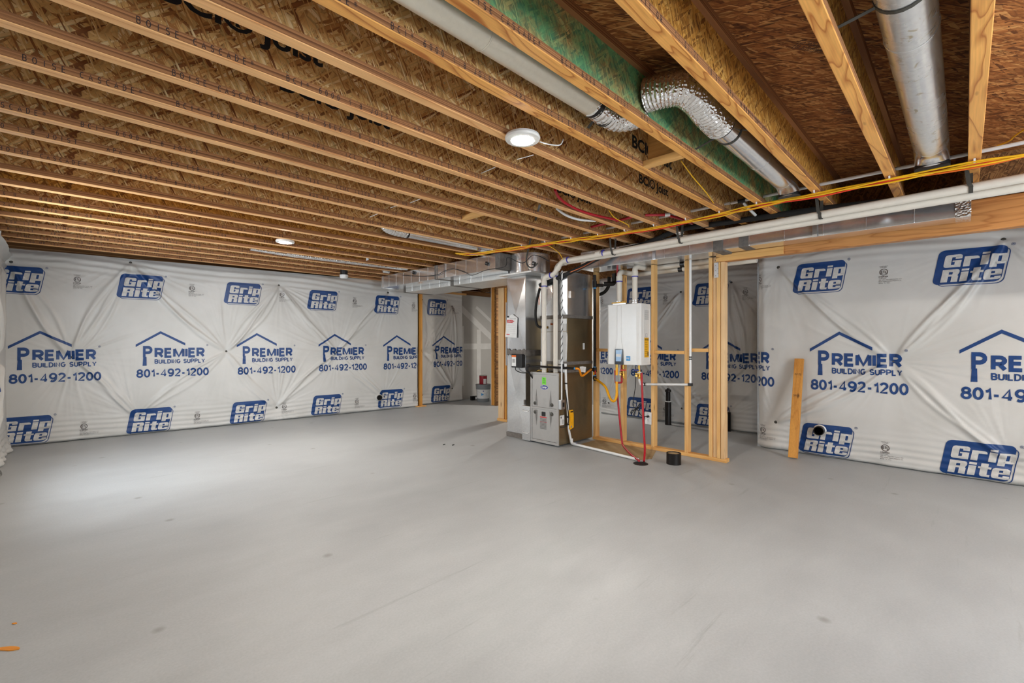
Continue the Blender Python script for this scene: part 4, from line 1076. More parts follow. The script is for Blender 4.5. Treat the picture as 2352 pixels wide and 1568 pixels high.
mb = MB('beam_wood'); mb.box(4.98, 5.069, -2.6, 1.875, 2.124, 2.366); t_.part(mb, 'beam_timber', .004)
mb = MB('lumber_across'); mb.box(4.962, 4.979, 1.24, 1.875, 2.126, 2.200); t_.part(mb, 'nailed_strip', .002, label='paler strip nailed on the beam end')
mb = MB('bare_steel', 'black_ink'); a, b = (4.975,1.895,2.192), (4.975,1.858,1.961)
mb.box(4.974, 4.977, b[1]-.004, a[1]+.004, b[2], 2.12)
for k in range(4):
    for j in (0, 1): mb.lathe([(.0035, 0), (0, .0006)], (4.9738, a[1]-.012-.024*j, b[2]+.02+.055*k+.02*j), (-1, 0, 0), 8, 1)
solo(mb, 'metal_strap', 'punched metal strap nailed up the grouped studs under the beam', 'strap')
lumber('wall_stud', 5.06, 5.10, 7.55, 7.64, .0205, 2.27, 'upright lumber strip splitting the far printed wall near its right end', 'board_wood', grp='uprights of the far wall')
lumber('bottom_plate', 4.98, 5.18, 7.53, 7.66, .0005, .02, 'short scrap of plate on the floor under the upright strip', 'lumber_across', 'plate')
lumber('top_rail', 5.0, 6.25, 7.59, 7.63, 2.271, 2.31, 'wooden rail along the top of the alcove wall under the flat duct', 'lumber_along', 'rail')
lumber('top_rail', 6.26, 7.3, 7.78, 7.84, 2.31, 2.40, 'dark board edge across the top of the drywall under the stairs', 'rim_board', 'rail')
# framed end of the stair wall and the built-up post nearer the camera
t_ = Thing('framed_wall_end', 'narrow framed wall end of drywall edge, stud and board edge beside the paint bucket', 'wall end', (6.2, 6.65, 0))
mb = MB('label_white'); mb.box(6.20, 6.75, 6.752, 6.764, .0005, 2.40); t_.part(mb, 'drywall_edge')
mb = MB('board_wood'); mb.box(6.20, 6.75, 6.66, 6.751, .0005, 2.40); t_.part(mb, 'stud', .002)
mb = MB('rim_board'); mb.box(6.20, 6.75, 6.60, 6.659, .0005, 2.40); t_.part(mb, 'board_edge')
t_ = Thing('built_up_post', 'pale post of nailed studs left of the tall galvanized duct', 'post', (5.1, 5.28, 0))
mb = MB('lumber_across'); mb.box(5.06, 5.20, 5.145, 5.372, .0005, .039); t_.part(mb, 'plate', .002)
for y0, y1, m_ in ((5.322, 5.366, 'lumber_pale'), (5.277, 5.321, 'lumber_pale'), (5.235, 5.276, 'lumber_pale')):
    mb = MB(m_); mb.box(5.08, 5.17, y0, y1, .0395, 2.142); t_.part(mb, 'stud', .003)
mb = MB('board_wood'); mb.box(5.10, 5.19, 5.195, 5.234, .0395, 2.142); t_.part(mb, 'stud', .003, label='darker stud face')
mb = MB('bare_steel'); mb.box(5.05, 5.056, 5.14, 5.165, .9, 1.9); t_.part(mb, 'metal_channel')
# lone board leaning on the right wall
mb = MB('board_wood', 'worn_ink')
b0, b1 = Vector((5.692, 1.33, .0)), Vector((5.945, 1.325, 1.075)); ax = (b1-b0).normalized(); ay = Vector((0, 1, 0)); az = ax.cross(ay)
mb.obox((b0+b1)/2+Vector((0, 0, .009)), ax, ay, az, (b1-b0).length/2, .0445, .019)
f_ = lambda a, b: tuple((b0+b1)/2+Vector((0, 0, .009))+ax*b-ay*a-az*(.0196 if az.x > 0 else -.0196))
for z, s_ in ((.36, 'KD-HT  STUD'), (.12, 'D.FIR 216')):
    v, fc = fit(s_, -.03, .03, z, z+.022, .01); mb.add([f_(p, q) for p, q in v], fc, 1)
solo(mb, 'lumber_board', 'lone upright board leaning on the white printed wall at right', 'board', bevel=.003)

# ------------------------------------------------------------------ water heater
HX, HY0, HY1, HZ0, HZ1 = 4.735, 2.635, 3.085, 1.005, 1.722
t_ = Thing('water_heater', 'white tankless water heater mounted on the studs', 'water heater', (4.86, 2.86, 1.0))
mb = MB('heater_white')
pl = [(4.976, HY0), (4.976, HY1)]+[(HX+.035-.035*math.sin(a), HY1-.035+.035*math.cos(a)) for a in [k*math.pi/12 for k in range(7)]]+[(HX+.05-.05*math.cos(a), HY0+.05-.05*math.sin(a)) for a in [k*math.pi/12 for k in range(7)]]
mb.prism(pl[::-1], lambda a, b, c: (a, b, c), HZ0, HZ1); t_.part(mb, 'casing', .006, seg=3)
f_ = lambda a, b, c=0: (HX-c, HY1-a, b)
mb = MB('heater_white')
mb.prism([(.150, HZ1-.015), (.150, 1.32), (.128, 1.19), (.222, 1.19), (.204, 1.32), (.204, HZ1-.015)], f_, .0, .008); t_.part(mb, 'centre_rib', .004, seg=3)
mb = MB('dark_glass', 'screen_blue', 'label_white')
mb.prism([(.123, 1.19), (.118, HZ0+.002), (.234, HZ0+.002), (.226, 1.19)], f_, -.001, .013, 0)
mb.prism([(.136, 1.178), (.136, 1.045), (.208, 1.045), (.216, 1.178)], f_, .013, .0135, 1); mb.prism([(.140, 1.13), (.140, 1.10), (.206, 1.10), (.206, 1.13)], f_, .0135, .0139, 2)
t_.part(mb, 'control_panel', .002, label='dark glossy control panel with a pale film')
mb = MB('label_cyan', 'label_white'); mb.prism([(.268, 1.055), (.322, 1.055), (.322, 1.108), (.268, 1.108)], f_, 0, .0008, 0)
v, fc = fit_font('energy', .273, .312, 1.072, 1.092, .02, .3); mb.add([f_(p, q, .0014) for p, q in v], fc, 1); t_.part(mb, 'efficiency_sticker', label='small blue sticker')
g_ = lambda a, b, c=0: (HX+.06+a, HY0-c, b)
mb = MB('heater_white')
pan = rrect(.01, .165, HZ0+.03, HZ1-.045, .02); inn = rrect(.016, .159, HZ0+.036, HZ1-.051, .018); n_ = len(pan)
mb.add([g_(p, q, .0) for p, q in pan]+[g_(p, q, .004) for p, q in [( (a+b)/2, (c+d)/2) for (a, c), (b, d) in zip(pan, inn)]]+[g_(p, q, 0) for p, q in inn],
       [(k, (k+1) % n_, n_+(k+1) % n_, n_+k) for k in range(n_)]+[(n_+k, n_+(k+1) % n_, 2*n_+(k+1) % n_, 2*n_+k) for k in range(n_)], 0, True)
t_.part(mb, 'side_panel_bead')
mb = MB('label_yellow', 'black_ink', 'label_white', 'label_grey')
mb.prism([(.035, 1.095), (.135, 1.095), (.135, 1.325), (.035, 1.325)], g_, 0, .0008, 0)
v, fc = fit('ENERGYGUIDE', .040, .130, 1.292, 1.315, .03); mb.add([g_(p, q, .0012) for p, q in v], fc, 1)
for k in range(7): mb.add([g_(p, q, .0012) for p, q in ((.042, 1.11+.026*k), (.10+.006*(k % 3), 1.11+.026*k), (.10+.006*(k % 3), 1.113+.026*k), (.042, 1.113+.026*k))], [(0, 1, 2, 3)], 1)
mb.prism([(.108, 1.11), (.125, 1.11), (.125, 1.16), (.108, 1.16)], g_, .0008, .0012, 1)
t_.part(mb, 'energy_label', label='yellow energy label on the side')
mb = MB('label_white', 'label_grey'); mb.prism([(.035, 1.53), (.135, 1.53), (.135, 1.655), (.035, 1.655)], g_, 0, .0008, 0)
for k in range(9): mb.add([g_(p, q, .0012) for p, q in ((.040, 1.54+.012*k), (.13, 1.54+.012*k), (.13, 1.5445+.012*k), (.040, 1.5445+.012*k))], [(0, 1, 2, 3)], 1)
t_.part(mb, 'data_plate', label='white printed data plate on the side')
mb = MB('label_white', 'label_grey'); mb.prism(rrect(.058, .105, 1.333, 1.372, .008), g_, 0, .0008, 1); mb.prism(rrect(.061, .102, 1.336, 1.369, .007), g_, .0008, .001, 0); t_.part(mb, 'certification_sticker', label='small framed sticker on the side')
mb = MB('bare_steel'); mb.box(4.80, 4.96, 2.86, 3.04, HZ1, HZ1+.02); mb.lathe([(.04, 0), (.04, .03), (.034, .035), (.034, .05), (0, .05)], (4.86, 2.99, HZ1), n=24); mb.lathe([(.04, 0), (.04, .03), (.034, .035), (.034, .05), (0, .05)], (4.86, 2.775, HZ1), n=24); t_.part(mb, 'top_collar')
solo(MB('label_yellow').tube([(4.79, 3.04, 1.745), (4.79, 2.86, 1.75)], .01, flat=(.012, .03)), 'manual_packet', 'yellow-edged paper packet lying on top of the water heater', 'packet')
for yv, lab, zt, xe in ((2.985, 'left white vent pipe rising from the water heater and turning right', 2.130, 5.215), (2.775, 'right white vent pipe rising from the water heater and turning right', 2.170, 5.135)):
    p_ = rounded([(4.86, yv, HZ1+.05), (4.86, yv, zt), (xe, yv-.03, zt), (xe, 1.55, zt+.01)], .06, 6)
    t2 = vent(p_, 'heater_vent_pipe', lab, [((4.86, yv, zt-.085), (0, 0, 1), .03)], [((4.86, yv, zt-.12), (0, 0, 1))], .031, 'vent pipes of the water heater')
    mb = MB('black_plastic'); mb.tube([(xe, 2.34+.06*(xe > 5.15), zt+.004), (xe, 2.29+.06*(xe > 5.15), zt+.004)], .034, 20); t2.part(mb, 'strap_band', label='black strap band')

# valves under the heater
def tap(y, x, z, hands, label, lower='red_tube'):
    t_ = Thing('isolation_valve', label, 'valve', (x, y, z), 'brass valves under the water heater')
    mb = MB('brass'); mb.lathe([(.012, -.06), (.012, -.045), (.018, -.04), (.018, -.012), (.014, -.01), (.014, .012), (.020, .016), (.020, .04), (.013, .045), (.013, HZ0-z)], (x, y, z), n=14)
    mb.tube([(x, y, z-.02), (x-.05, y, z-.02)], .012, 12); mb.tube([(x, y, z+.0), (x, y+.045, z+.0)], .010, 12); mb.lathe([(.014, 0), (.014, .012), (0, .012)], (x-.05, y, z-.02), (-1, 0, 0), 8)
    t_.part(mb, 'body')
    for (m_, a, b) in hands:
        mb = MB(m_); mb.tube([a, b], .01, flat=(.014, .005)); t_.part(mb, 'handle', .001)
tap(2.93, 4.85, .905, [('label_red', (4.80, 2.935, .935), (4.80, 2.86, .94)), ('gas_yellow', (4.80, 2.885, .90), (4.80, 2.88, .835))], 'brass valve with a red lever under the left of the water heater')
tap(2.715, 4.85, .900, [('label_blue', (4.80, 2.755, .945), (4.80, 2.69, .945)), ('gas_yellow', (4.80, 2.668, .90), (4.80, 2.665, .825)), ('label_white', (4.79, 2.70, .915), (4.79, 2.65, .925))], 'brass valve with a blue lever under the right of the water heater')
# red hoses down to the drain
hp = [(4.880,3.044,0.915), (4.870,3.019,0.634), (4.860,2.982,0.345), (4.860,2.949,0.069)]
hq = hp+[(4.800,2.892,0.030), (4.492,2.608,0.030), (4.320,2.417,0.030)]
solo(MB('red_tube').tube(hq, .0115, 12, smooth_path=4), 'relief_hose', 'red hose from the heater\'s left valve, kinked at the plate and lying to the drain', 'hose', 'red hoses to the drain')
h2 = [(4.790,2.649,0.917), (4.740,2.613,0.702), (4.600,2.520,0.335), (4.480,2.439,0.127), (4.374,2.391,0.020)]
solo(MB('red_tube').tube(h2, .0115, 12, smooth_path=4), 'relief_hose', 'red hose hanging straight from the heater\'s right valve to the drain', 'hose', 'red hoses to the drain')
solo(MB('red_tube').tube(rounded([(4.860,2.952,0.994), (4.860,2.952,0.783), (4.860,3.037,0.772), (4.860,3.044,0.927)], .01), .0115, 12), 'hot_water_pipe', 'short red water pipe bent below the heater\'s left valve', 'pipe')
solo(MB('red_tube').tube([(4.900,3.032,1.785), (4.900,3.038,2.215)], .012, 12), 'hot_water_pipe', 'straight red water pipe rising behind the top of the water heater', 'pipe')
# cold water pipe
t_ = Thing('cold_water_pipe', 'white plastic water pipe dropping beside a stud then running left to the heater', 'pipe', (4.955, 2.2, .86))
a, b, c_, d_ = (4.955,2.155,2.263), (4.955,2.148,0.804), (4.955,2.709,0.771), (4.900,2.690,0.869)
mb = MB('white_tube'); mb.tube([(4.955, b[1], 2.186), b], .0135, 14); mb.tube([b, c_], .0135, 14); mb.tube([c_, (4.87, c_[1]+.005, c_[2]+.005), (4.85, 2.715, .84)], .0135, 14); t_.part(mb, 'tube')
mb = MB('black_plastic')
for p in (b, c_): mb.obox(p, (1, 0, 0), (0, 1, 0), (0, 0, 1), .017, .022, .017)
mb.tube([(4.955, b[1], 1.10), (4.955, b[1], 1.115)], .0155, 14); mb.tube([(4.955, b[1], 1.078), (4.955, b[1], 1.092)], .0155, 14); t_.part(mb, 'fitting', .002, label='black pipe fittings')

# gas line
t_ = Thing('gas_riser', 'black iron gas pipe standing upright in front of the first stud', 'gas pipe', (4.935, 3.40, .8))
gx = 4.935; g0, g1 = (4.935,3.396,0.806), (4.935,3.375,2.090)
gy = g0[1]
mb = MB('black_iron'); mb.tube([(gx, gy, .77), (gx, gy, 2.05)], .0175, 16); t_.part(mb, 'pipe')
mb = MB('black_iron')
for z0, z1, r in ((.885, .945, .026), (.79, .83, .024), (1.98, 2.06, .028), (2.06, 2.14, .020)): mb.tube([(gx, gy, z0), (gx, gy, z1)], r, 16)
mb.tube([(gx, gy, .91), (gx-.05, gy+.02, .92)], .021, 14); mb.tube([(gx, gy, 2.01), (gx+.05, gy-.10, 2.0)], .020, 14); t_.part(mb, 'fitting', .001)
mb = MB('label_cyan'); mb.tube([(gx, gy, .945), (gx, gy, .955)], .020, 16); mb.tube([(gx, gy, 1.962), (gx, gy, 1.978)], .0195, 16); mb.tube([(gx, gy, .838), (gx, gy, .845)], .021, 16); t_.part(mb, 'thread_sealant', label='blue sealant at the threads')
mb = MB('gas_yellow'); mb.tube([(gx-.022, gy, .89), (gx-.022, gy, .845)], .011, 10); t_.part(mb, 'valve_body', label='yellow valve body')
mb = MB('label_red'); mb.tube([(gx-.03, gy-.03, .905), (gx-.03, gy-.03, .86)], .01, flat=(.016, .008)); t_.part(mb, 'handle', label='red valve handle')
solo(MB('black_plastic').tube(rounded([(4.99, 3.30, 2.02), (5.04, 3.24, 2.02), (5.12, 3.22, 2.03), (5.12, 3.22, 2.16)], .05), .030, 16), 'drain_elbow', 'black plastic elbow beside the top of the gas riser', 'pipe')
yl = [(gx-.02, gy-.02, .805), (4.880,3.279,0.766), (4.830,3.162,0.712), (4.790,3.073,0.588), (4.770,3.005,0.559), (4.770,2.969,0.625), (4.770,2.966,0.777), (4.770,2.966,0.908), (4.770,2.966,1.008)]
t_ = Thing('gas_connector', 'thick yellow flexible gas line looping from the black riser up to the water heater', 'gas hose', yl[0])
mb = MB('gas_yellow'); mb.tube(yl, .015, 14, smooth_path=6); t_.part(mb, 'hose')
mb = MB('brass'); mb.tube([(4.77, yl[-1][1], .965), (4.77, yl[-1][1], 1.004)], .017, 8); mb.tube([yl[0], tuple(Vector(yl[0])*.6+Vector(yl[1])*.4)], .018, 8); t_.part(mb, 'nut')
mb = MB('label_grey'); mb.tube([(4.77, yl[-1][1], .80), (4.77, yl[-1][1], .875)], .0175, 14); t_.part(mb, 'paper_tag', label='grey paper sleeve')
# iron pipe across the furnace top and the small orange connector
e0, e1 = (4.220,3.916,0.972), (4.420,3.323,0.955)
t_ = Thing('gas_crossover_pipe', 'black iron pipe running level across the front above the furnace', 'gas pipe', e0)
mb = MB('black_iron'); mb.tube([e0, e1], .0135, 14); t_.part(mb, 'pipe')
mb = MB('black_iron'); d_ = (Vector(e1)-Vector(e0)).normalized(); m_ = Vector(e0)+d_*((Vector(e1)-Vector(e0)).length*.78)
mb.tube([m_-d_*.03, m_+d_*.03], .019, 14); mb.tube(rounded([Vector(e0)+d_*.03, Vector(e0)-d_*.012, Vector(e0)-d_*.012-Vector((0, 0, .05))], .015), .019, 14); mb.tube([Vector(e0)-d_*.012-Vector((0, 0, .05)), (4.32, e0[1]-.03, .78)], .012, 12); t_.part(mb, 'fitting')
mb = MB('label_cyan'); mb.tube([m_-d_*.036, m_-d_*.03], .0195, 14); mb.tube([Vector(e1)-d_*.01, Vector(e1)], .016, 14); t_.part(mb, 'thread_sealant', label='blue sealant at the threads')
ol = [e1, (4.460,3.294,0.944), (4.550,3.328,0.864), (4.600,3.325,0.867), (4.700,3.338,0.899), (gx-.05, gy+.02, .92)]
t_ = Thing('gas_connector', 'short orange flexible gas line with a white rag, between the level pipe and the riser', 'gas hose', e1)
mb = MB('gas_orange'); mb.tube(ol, .013, 12, smooth_path=5); t_.part(mb, 'hose')
mb = MB('label_white'); a = Vector((4.560,3.316,0.907)); mb.tube([a+Vector((0, .03, .03)), a+Vector((0, .0, .035)), a+Vector((0, -.04, .03))], .01, flat=(.07, .02)); t_.part(mb, 'rag', .006, label='white rag tied round it')

# condensate drain and cables beside the furnace
cd = [(4.384,3.440,1.010), (4.392,3.440,0.771), (4.418,3.440,0.530), (4.444,3.440,0.207), (4.50, 3.44, .022), (4.389,2.466,0.022)]
t_ = Thing('condensate_drain_pipe', 'white plastic drain pipe down the furnace side then across the floor to the drain', 'pipe', (4.5, 3.44, 0))
mb = MB('white_tube'); mb.tube(rounded(cd, .03, 5), .015, 16); t_.part(mb, 'tube')
mb = MB('white_tube'); mb.tube(rounded([(4.50, 3.44, .085), (4.50, 3.44, .022), (4.50, 3.375, .022)], .03, 5), .0195, 16); t_.part(mb, 'elbow')
mb = MB('primer_blue'); mb.tube([(4.50, 3.37, .022), (4.50, 3.365, .022)], .0175, 16); t_.part(mb, 'primer_ring', label='blue primer ring')
mb = MB('black_plastic')
for p in ((4.392,3.440,0.771), (4.418,3.440,0.360), (4.427,3.440,0.268)): mb.tube([Vector(p)-Vector((0, 0, .008)), Vector(p)+Vector((0, 0, .008))], .0172, 14)
t_.part(mb, 'tape_band', label='black tape bands')
t_ = Thing('conduit', 'thin white conduit wound with black cable, running down to a small steel box', 'conduit', (4.320,3.450,0.575))
c0, c1 = (4.314,3.445,0.576), (4.322,3.445,2.132)
mb = MB('white_tube'); mb.tube([c0, c1], .0085, 12); t_.part(mb, 'tube')
mb = MB('black_rubber'); L_ = Vector(c1)-Vector(c0)
mb.tube([Vector(c0)+L_*(.28+.72*k/90)+Vector((.011*math.cos(k*.9), .011*math.sin(k*.9), 0)) for k in range(91)], .004, 6); t_.part(mb, 'spiral_cable', label='black cable wound round it')
mb = MB('bare_steel'); mb.box(c0[0]-.028, c0[0]+.045, FY0-.045, FY0-.0005, c0[2]-.115, c0[2]); t_.part(mb, 'junction_box', .003)
mb = MB('black_plastic', 'bare_steel'); mb.box(c0[0]+.0, c0[0]+.03, FY0-.05, FY0-.045, c0[2]-.085, c0[2]-.03); t_.part(mb, 'switch')
solo(MB('black_rubber').tube([(4.356,3.425,0.695), (4.386,3.415,0.509), (4.412,3.415,0.374), (4.396,3.410,0.287), (4.350,3.420,0.254), (4.320,3.470,0.241)], .006, 8, smooth_path=5), 'power_cord', 'black power cord looping beside the white drain pipe into the furnace side', 'cord')
t_ = Thing('spirit_level', 'short yellow level hung on the drain pipe beside the furnace', 'level', (4.461,3.420,0.208))
a, b = (4.412,3.415,0.205), (4.498,3.415,0.444)
mb = MB('gas_yellow'); mb.prism([(a[0]+.02, a[2]), (b[0]+.004, a[2]+.02), (b[0]+.004, b[2]-.06), (b[0]-.012, b[2]), (a[0]+.015, b[2]-.0)], lambda p, q, c: (p, c, q), 3.405, 3.425); t_.part(mb, 'body', .002)
mb = MB('black_plastic', 'label_grey'); mb.lathe([(.012, 0), (.012, .002), (0, .002)], (a[0]+.04, 3.405, a[2]+.035), (0, -1, 0), 16, 1); mb.box(a[0]+.022, b[0]-.014, 3.403, 3.405, b[2]-.03, b[2]-.015); t_.part(mb, 'vial')
solo(MB('label_white', 'cable_orange').tube([(4.379,3.430,1.058), (4.388,3.430,1.195), (4.397,3.430,1.328), (4.388,3.430,1.381)], .01, flat=(.022, .003, (1, 0, 0)), smooth_path=4), 'warning_strip', 'pale curved paper strip beside the conduit over the furnace', 'label strip')
solo(MB('black_rubber').tube([(4.400,3.870,1.963), (4.380,3.904,1.807), (4.380,3.927,1.640), (4.400,3.922,1.500), (4.440,3.882,1.460)], .017, 12, smooth_path=6), 'insulated_line', 'thick black insulated tube bowing left of the white pipes into the coil cabinet', 'refrigerant line')
solo(MB('black_rubber').tube([(4.410,3.878,2.004), (4.430,3.470,2.103), (4.620,2.970,2.318), (4.660,2.542,2.373), (4.620,2.121,2.449), (4.580,1.665,2.431), (4.520,0.807,2.385), (4.470,-0.074,2.315), (4.46, -.7, 2.36)], .026, 12, smooth_path=6), 'insulated_line', 'long black insulated tube running behind the white vent pipes along the ceiling', 'refrigerant line')
solo(MB('copper').tube([(4.420,3.902,1.753), (4.420,3.887,1.966), (4.420,3.777,2.046), (4.440,3.280,2.153), (4.550,2.809,2.316), (4.600,1.513,2.332), (4.500,0.440,2.309), (4.470,0.032,2.285), (4.46, -.7, 2.325)], .006, 10, smooth_path=6), 'copper_line', 'thin copper tube running along under the black insulated tube', 'refrigerant line')
for (u, v_, x_, lab) in ((1327, 619, 4.50, 'crumpled foil tape on the copper tube above the coil cabinet'), (2018, 481, 4.50, 'crumpled foil tape on the copper tube behind the vent pipes'), (2280, 437, 4.45, 'crumpled foil tape on the copper tube near the right edge'), (1562, 534, 4.60, 'crumpled foil tape on the black insulated tube')):
    p = {1327: (4.500,3.344,2.156), 2018: (4.480,0.469,2.297), 2280: (4.450,-0.135,2.296), 1562: (4.580,2.093,2.410)}[u]
    mb = MB('foil'); mb.tube([Vector(p)+Vector((0, .04, -.002)), p, Vector(p)+Vector((0, -.04, .002))], [.019, .024, .018], 9, ribs=.12); solo(mb, 'foil_tape', lab, 'tape', 'foil tape wraps')

# ------------------------------------------------------------------ cables and water pipes under the joists
CP = [(3.72, 4.72, 2.44), (3.79, 4.40, 2.41), (3.89, 3.77, 2.409), (3.93, 3.44, 2.406), (4.0, 3.13, 2.409), (4.09, 2.74, 2.407), (4.134, 2.16, 2.405), (4.13, 1.54, 2.408), (4.075, 1.22, 2.410), (4.065, .80, 2.409), (4.08, .37, 2.409), (4.07, -.04, 2.409), (4.09, -.30, 2.40), (4.1, -.8, 2.41)]
cols = [('cable_yellow', 'topmost yellow cable of the bundle stapled under the joists', 0), ('cable_yellow', 'middle yellow cable of the bundle stapled under the joists', 1), ('cable_yellow', 'lowest yellow cable of the bundle stapled under the joists', 2),
        ('cable_red', 'red cable of the bundle stapled under the joists', 3), ('cable_orange', 'orange cable of the bundle stapled under the joists', 4)]
for mname, lab, k in cols:
    rng = random.Random(40+k)
    pts = [(x+(k-2)*.0128+rng.uniform(-.001, .001), y, z-.006-.003*(k % 2)+rng.uniform(-.005, 0)-(.022 if 0 < i < 12 and (i+k) % 3 == 0 else 0)) for i, (x, y, z) in enumerate(CP)]
    solo(MB(mname).tube(pts, .0058, 8, smooth_path=6), 'bundled_cable', lab, 'cable', 'cables bundled under the joists')
for y in JY[0:13]:
    i = min(range(len(CP)), key=lambda q: abs(CP[q][1]-y)); 
    ys = [p[1] for p in CP]; j = max(k for k in range(len(ys)) if ys[k] >= y); u = (ys[j]-y)/(ys[j]-ys[j+1]) if j+1 < len(ys) else 0
    x = CP[j][0]+(CP[j+1][0]-CP[j][0])*u
    solo(MB('white_tube').tube([(x-.034, y, ZJ-.001), (x-.030, y, ZJ-.018), (x, y, ZJ-.022), (x+.030, y, ZJ-.018), (x+.034, y, ZJ-.001)], .003, flat=(.010, .002, (0, 1, 0))), 'cable_staple', 'white staple holding the bundled cables to a joist underside', 'staple', 'staples on the cable bundle')
solo(MB('cable_yellow').tube([(2.894,1.314,2.460), (3.189,1.368,2.450), (3.555,1.423,2.440), (3.921,1.497,2.440)], .004, 8, smooth_path=5), 'branch_cable', 'single yellow cable hanging below the wood blocking beside the stencilled web', 'cable')
solo(MB('cable_yellow').tube([(3.448,2.225,2.440), (3.643,2.286,2.420), (3.929,2.329,2.420), (4.014,2.355,2.410)], .004, 8, smooth_path=5), 'branch_cable', 'short yellow cable dropping to the bundle beside the red pipe', 'cable')
solo(MB('cable_yellow').tube([(4.000,3.438,2.403), (4.100,3.403,2.367), (4.200,3.387,2.317), (4.300,3.414,2.262)], .004, 8, smooth_path=5), 'branch_cable', 'single yellow cable drooping from the bundle onto the white vent pipes', 'cable')
solo(MB('cable_yellow').tube([(4.488,-0.156,2.600), (4.422,-0.213,2.600), (4.265,-0.264,2.600), (3.6, -.6, 2.6)], .005, 8, smooth_path=5), 'branch_cable', 'single yellow cable leaving the bundle at the right edge', 'cable')
solo(MB('white_tube').tube([(4.22, 4.0, 2.502), (4.21, 1.47, 2.502)], .0125, 12), 'water_tube', 'white water tube passing through the joist webs above the cable bundle', 'pipe')
t_ = Thing('water_tube', 'white water tube with a black tee, continuing right through the joist webs', 'pipe', (4.19, 1.4, 2.5))
mb = MB('white_tube'); mb.tube([(4.21, 1.46, 2.500), (4.19, .4, 2.498), (4.19, -.9, 2.50)], .0125, 12); mb.tube([(4.20, 1.37, 2.50), (4.36, 1.36, 2.46), (4.5, 1.35, 2.43)], .0125, 12, smooth_path=5); t_.part(mb, 'tube')
mb = MB('black_plastic'); mb.tube([(4.207, 1.40, 2.50), (4.205, 1.34, 2.50)], .017, 12); mb.tube([(4.206, 1.37, 2.50), (4.24, 1.37, 2.494)], .016, 12); t_.part(mb, 'tee', label='black tee')
solo(MB('white_tube').tube([(3.095,2.524,2.440), (3.314,2.595,2.440), (3.490,2.578,2.430), (3.639,2.494,2.430)], .0115, 12, smooth_path=6), 'water_tube', 'white water tube curving down between two joists left of the red one', 'pipe')
solo(MB('red_tube').tube([(2.749,2.260,2.460), (2.909,2.345,2.450), (3.116,2.394,2.440), (3.408,2.420,2.440), (3.810,2.352,2.440)], .0115, 12, smooth_path=6), 'hot_water_tube', 'red water tube curving down between two joists', 'pipe')
solo(MB('red_tube').tube([(3.901,2.727,2.460), (3.890,2.541,2.460), (3.877,2.369,2.460), (3.857,2.194,2.460)], .0125, 12), 'hot_water_tube', 'straight red water tube passing through the joist webs', 'pipe')
t_ = Thing('hot_water_tube', 'red water tube with a pale tee, bending down behind a joist', 'pipe', (4.017,1.970,2.460))
mb = MB('red_tube'); mb.tube([(3.893,2.115,2.460), (4.017,1.970,2.460), (4.240,1.938,2.460), (4.498,1.930,2.460)], .0125, 12); t_.part(mb, 'tube')
mb = MB('label_white'); a = Vector((4.026,1.961,2.460)); mb.tube([a+Vector((-.012, .02, 0)), a+Vector((.012, -.02, 0))], .017, 12); t_.part(mb, 'tee', label='pale tee')
solo(MB('black_rubber').tube([(4.000,5.586,2.453), (4.01, 6.1, 2.27), (4.010,6.503,2.361), (4.012, 5.95, 2.29), (4.01, 5.55, 2.27), (4.010,5.395,2.304), (4.010,5.179,2.318), (4.01, 4.9, 2.235), (4.000,4.735,2.178), (4.005, 4.45, 2.22), (3.990,4.090,2.220), (3.995, 4.05, 2.33), (3.985,3.784,2.226), (3.99, 3.6, 2.30), (4.050,3.414,2.210)][2:], .004, 8, smooth_path=5), 'sensor_wire', 'thin dark wire looping along the side of the long supply duct', 'wire')
for (p, lab) in (((4.015,6.192,2.371), 'small black clamp block on the left part of the long supply duct'), ((4.015,4.461,2.306), 'small black clamp block on the right part of the long supply duct'), ((4.000,3.614,2.202), 'small black clamp block on the drum-shaped plenum')):
    t_ = Thing('wire_clamp', lab, 'clamp', p)
    mb = MB('black_plastic'); mb.obox(p, (1, 0, 0), (0, 1, .5), (0, -.5, 1), .012, .022, .022); t_.part(mb, 'block', .002)
    mb = MB('bare_steel'); mb.lathe([(.007, 0), (.006, .004), (0, .005)], Vector(p)+Vector((-.012, 0, 0)), (-1, 0, 0), 10); t_.part(mb, 'screw')
# screws and a small vent cap under the far joists
for (p0, p1, lab) in (((2.094,2.386,2.450), (2.053,2.196,2.430), 'white wire tail beside the nearer lamp'), ((2.044,1.986,2.420), (2.066,1.870,2.420), 'white wire tail just under the nearer lamp'), ((2.101,3.293,2.440), (2.065,3.090,2.420), 'bright nail poking out of a joist in the middle of the ceiling'), ((2.091,3.960,2.450), (2.038,3.717,2.420), 'bright nail poking out of a joist behind the middle blocking'), ((2.075,3.562,2.450), (2.028,3.376,2.420), 'bright nail poking out between the two middle joists')):
    solo(MB('white_tube').tube([p0, p1], .0028, 6), 'wire_tail' if 'wire' in lab else 'long_nail', lab, 'wire' if 'wire' in lab else 'nail')
solo(MB('white_tube').tube([(1.92, 1.69, 2.40), (1.98, 1.665, 2.395), (2.05, 1.65, 2.41), (2.08, 1.65, 2.45)], .0035, 8, smooth_path=5), 'lamp_cord', 'white cord from the nearer round lamp to the next joist', 'cord')
t_ = Thing('vent_terminal', 'black pipe end with a white cap under the joists above the left wall', 'pipe', (3.4, 6.95, 2.3))
pc = (3.303,7.118,2.400)
mb = MB('black_plastic'); mb.tube([(pc[0], pc[1], 2.355), (pc[0], pc[1], 2.47)], .058, 20); t_.part(mb, 'pipe')
mb = MB('white_tube'); mb.lathe([(.052, 2.300), (.060, 2.31), (.066, 2.33), (.066, 2.355), (.06, 2.358)], (pc[0], pc[1], 0), n=20); t_.part(mb, 'cap', label='white cap')
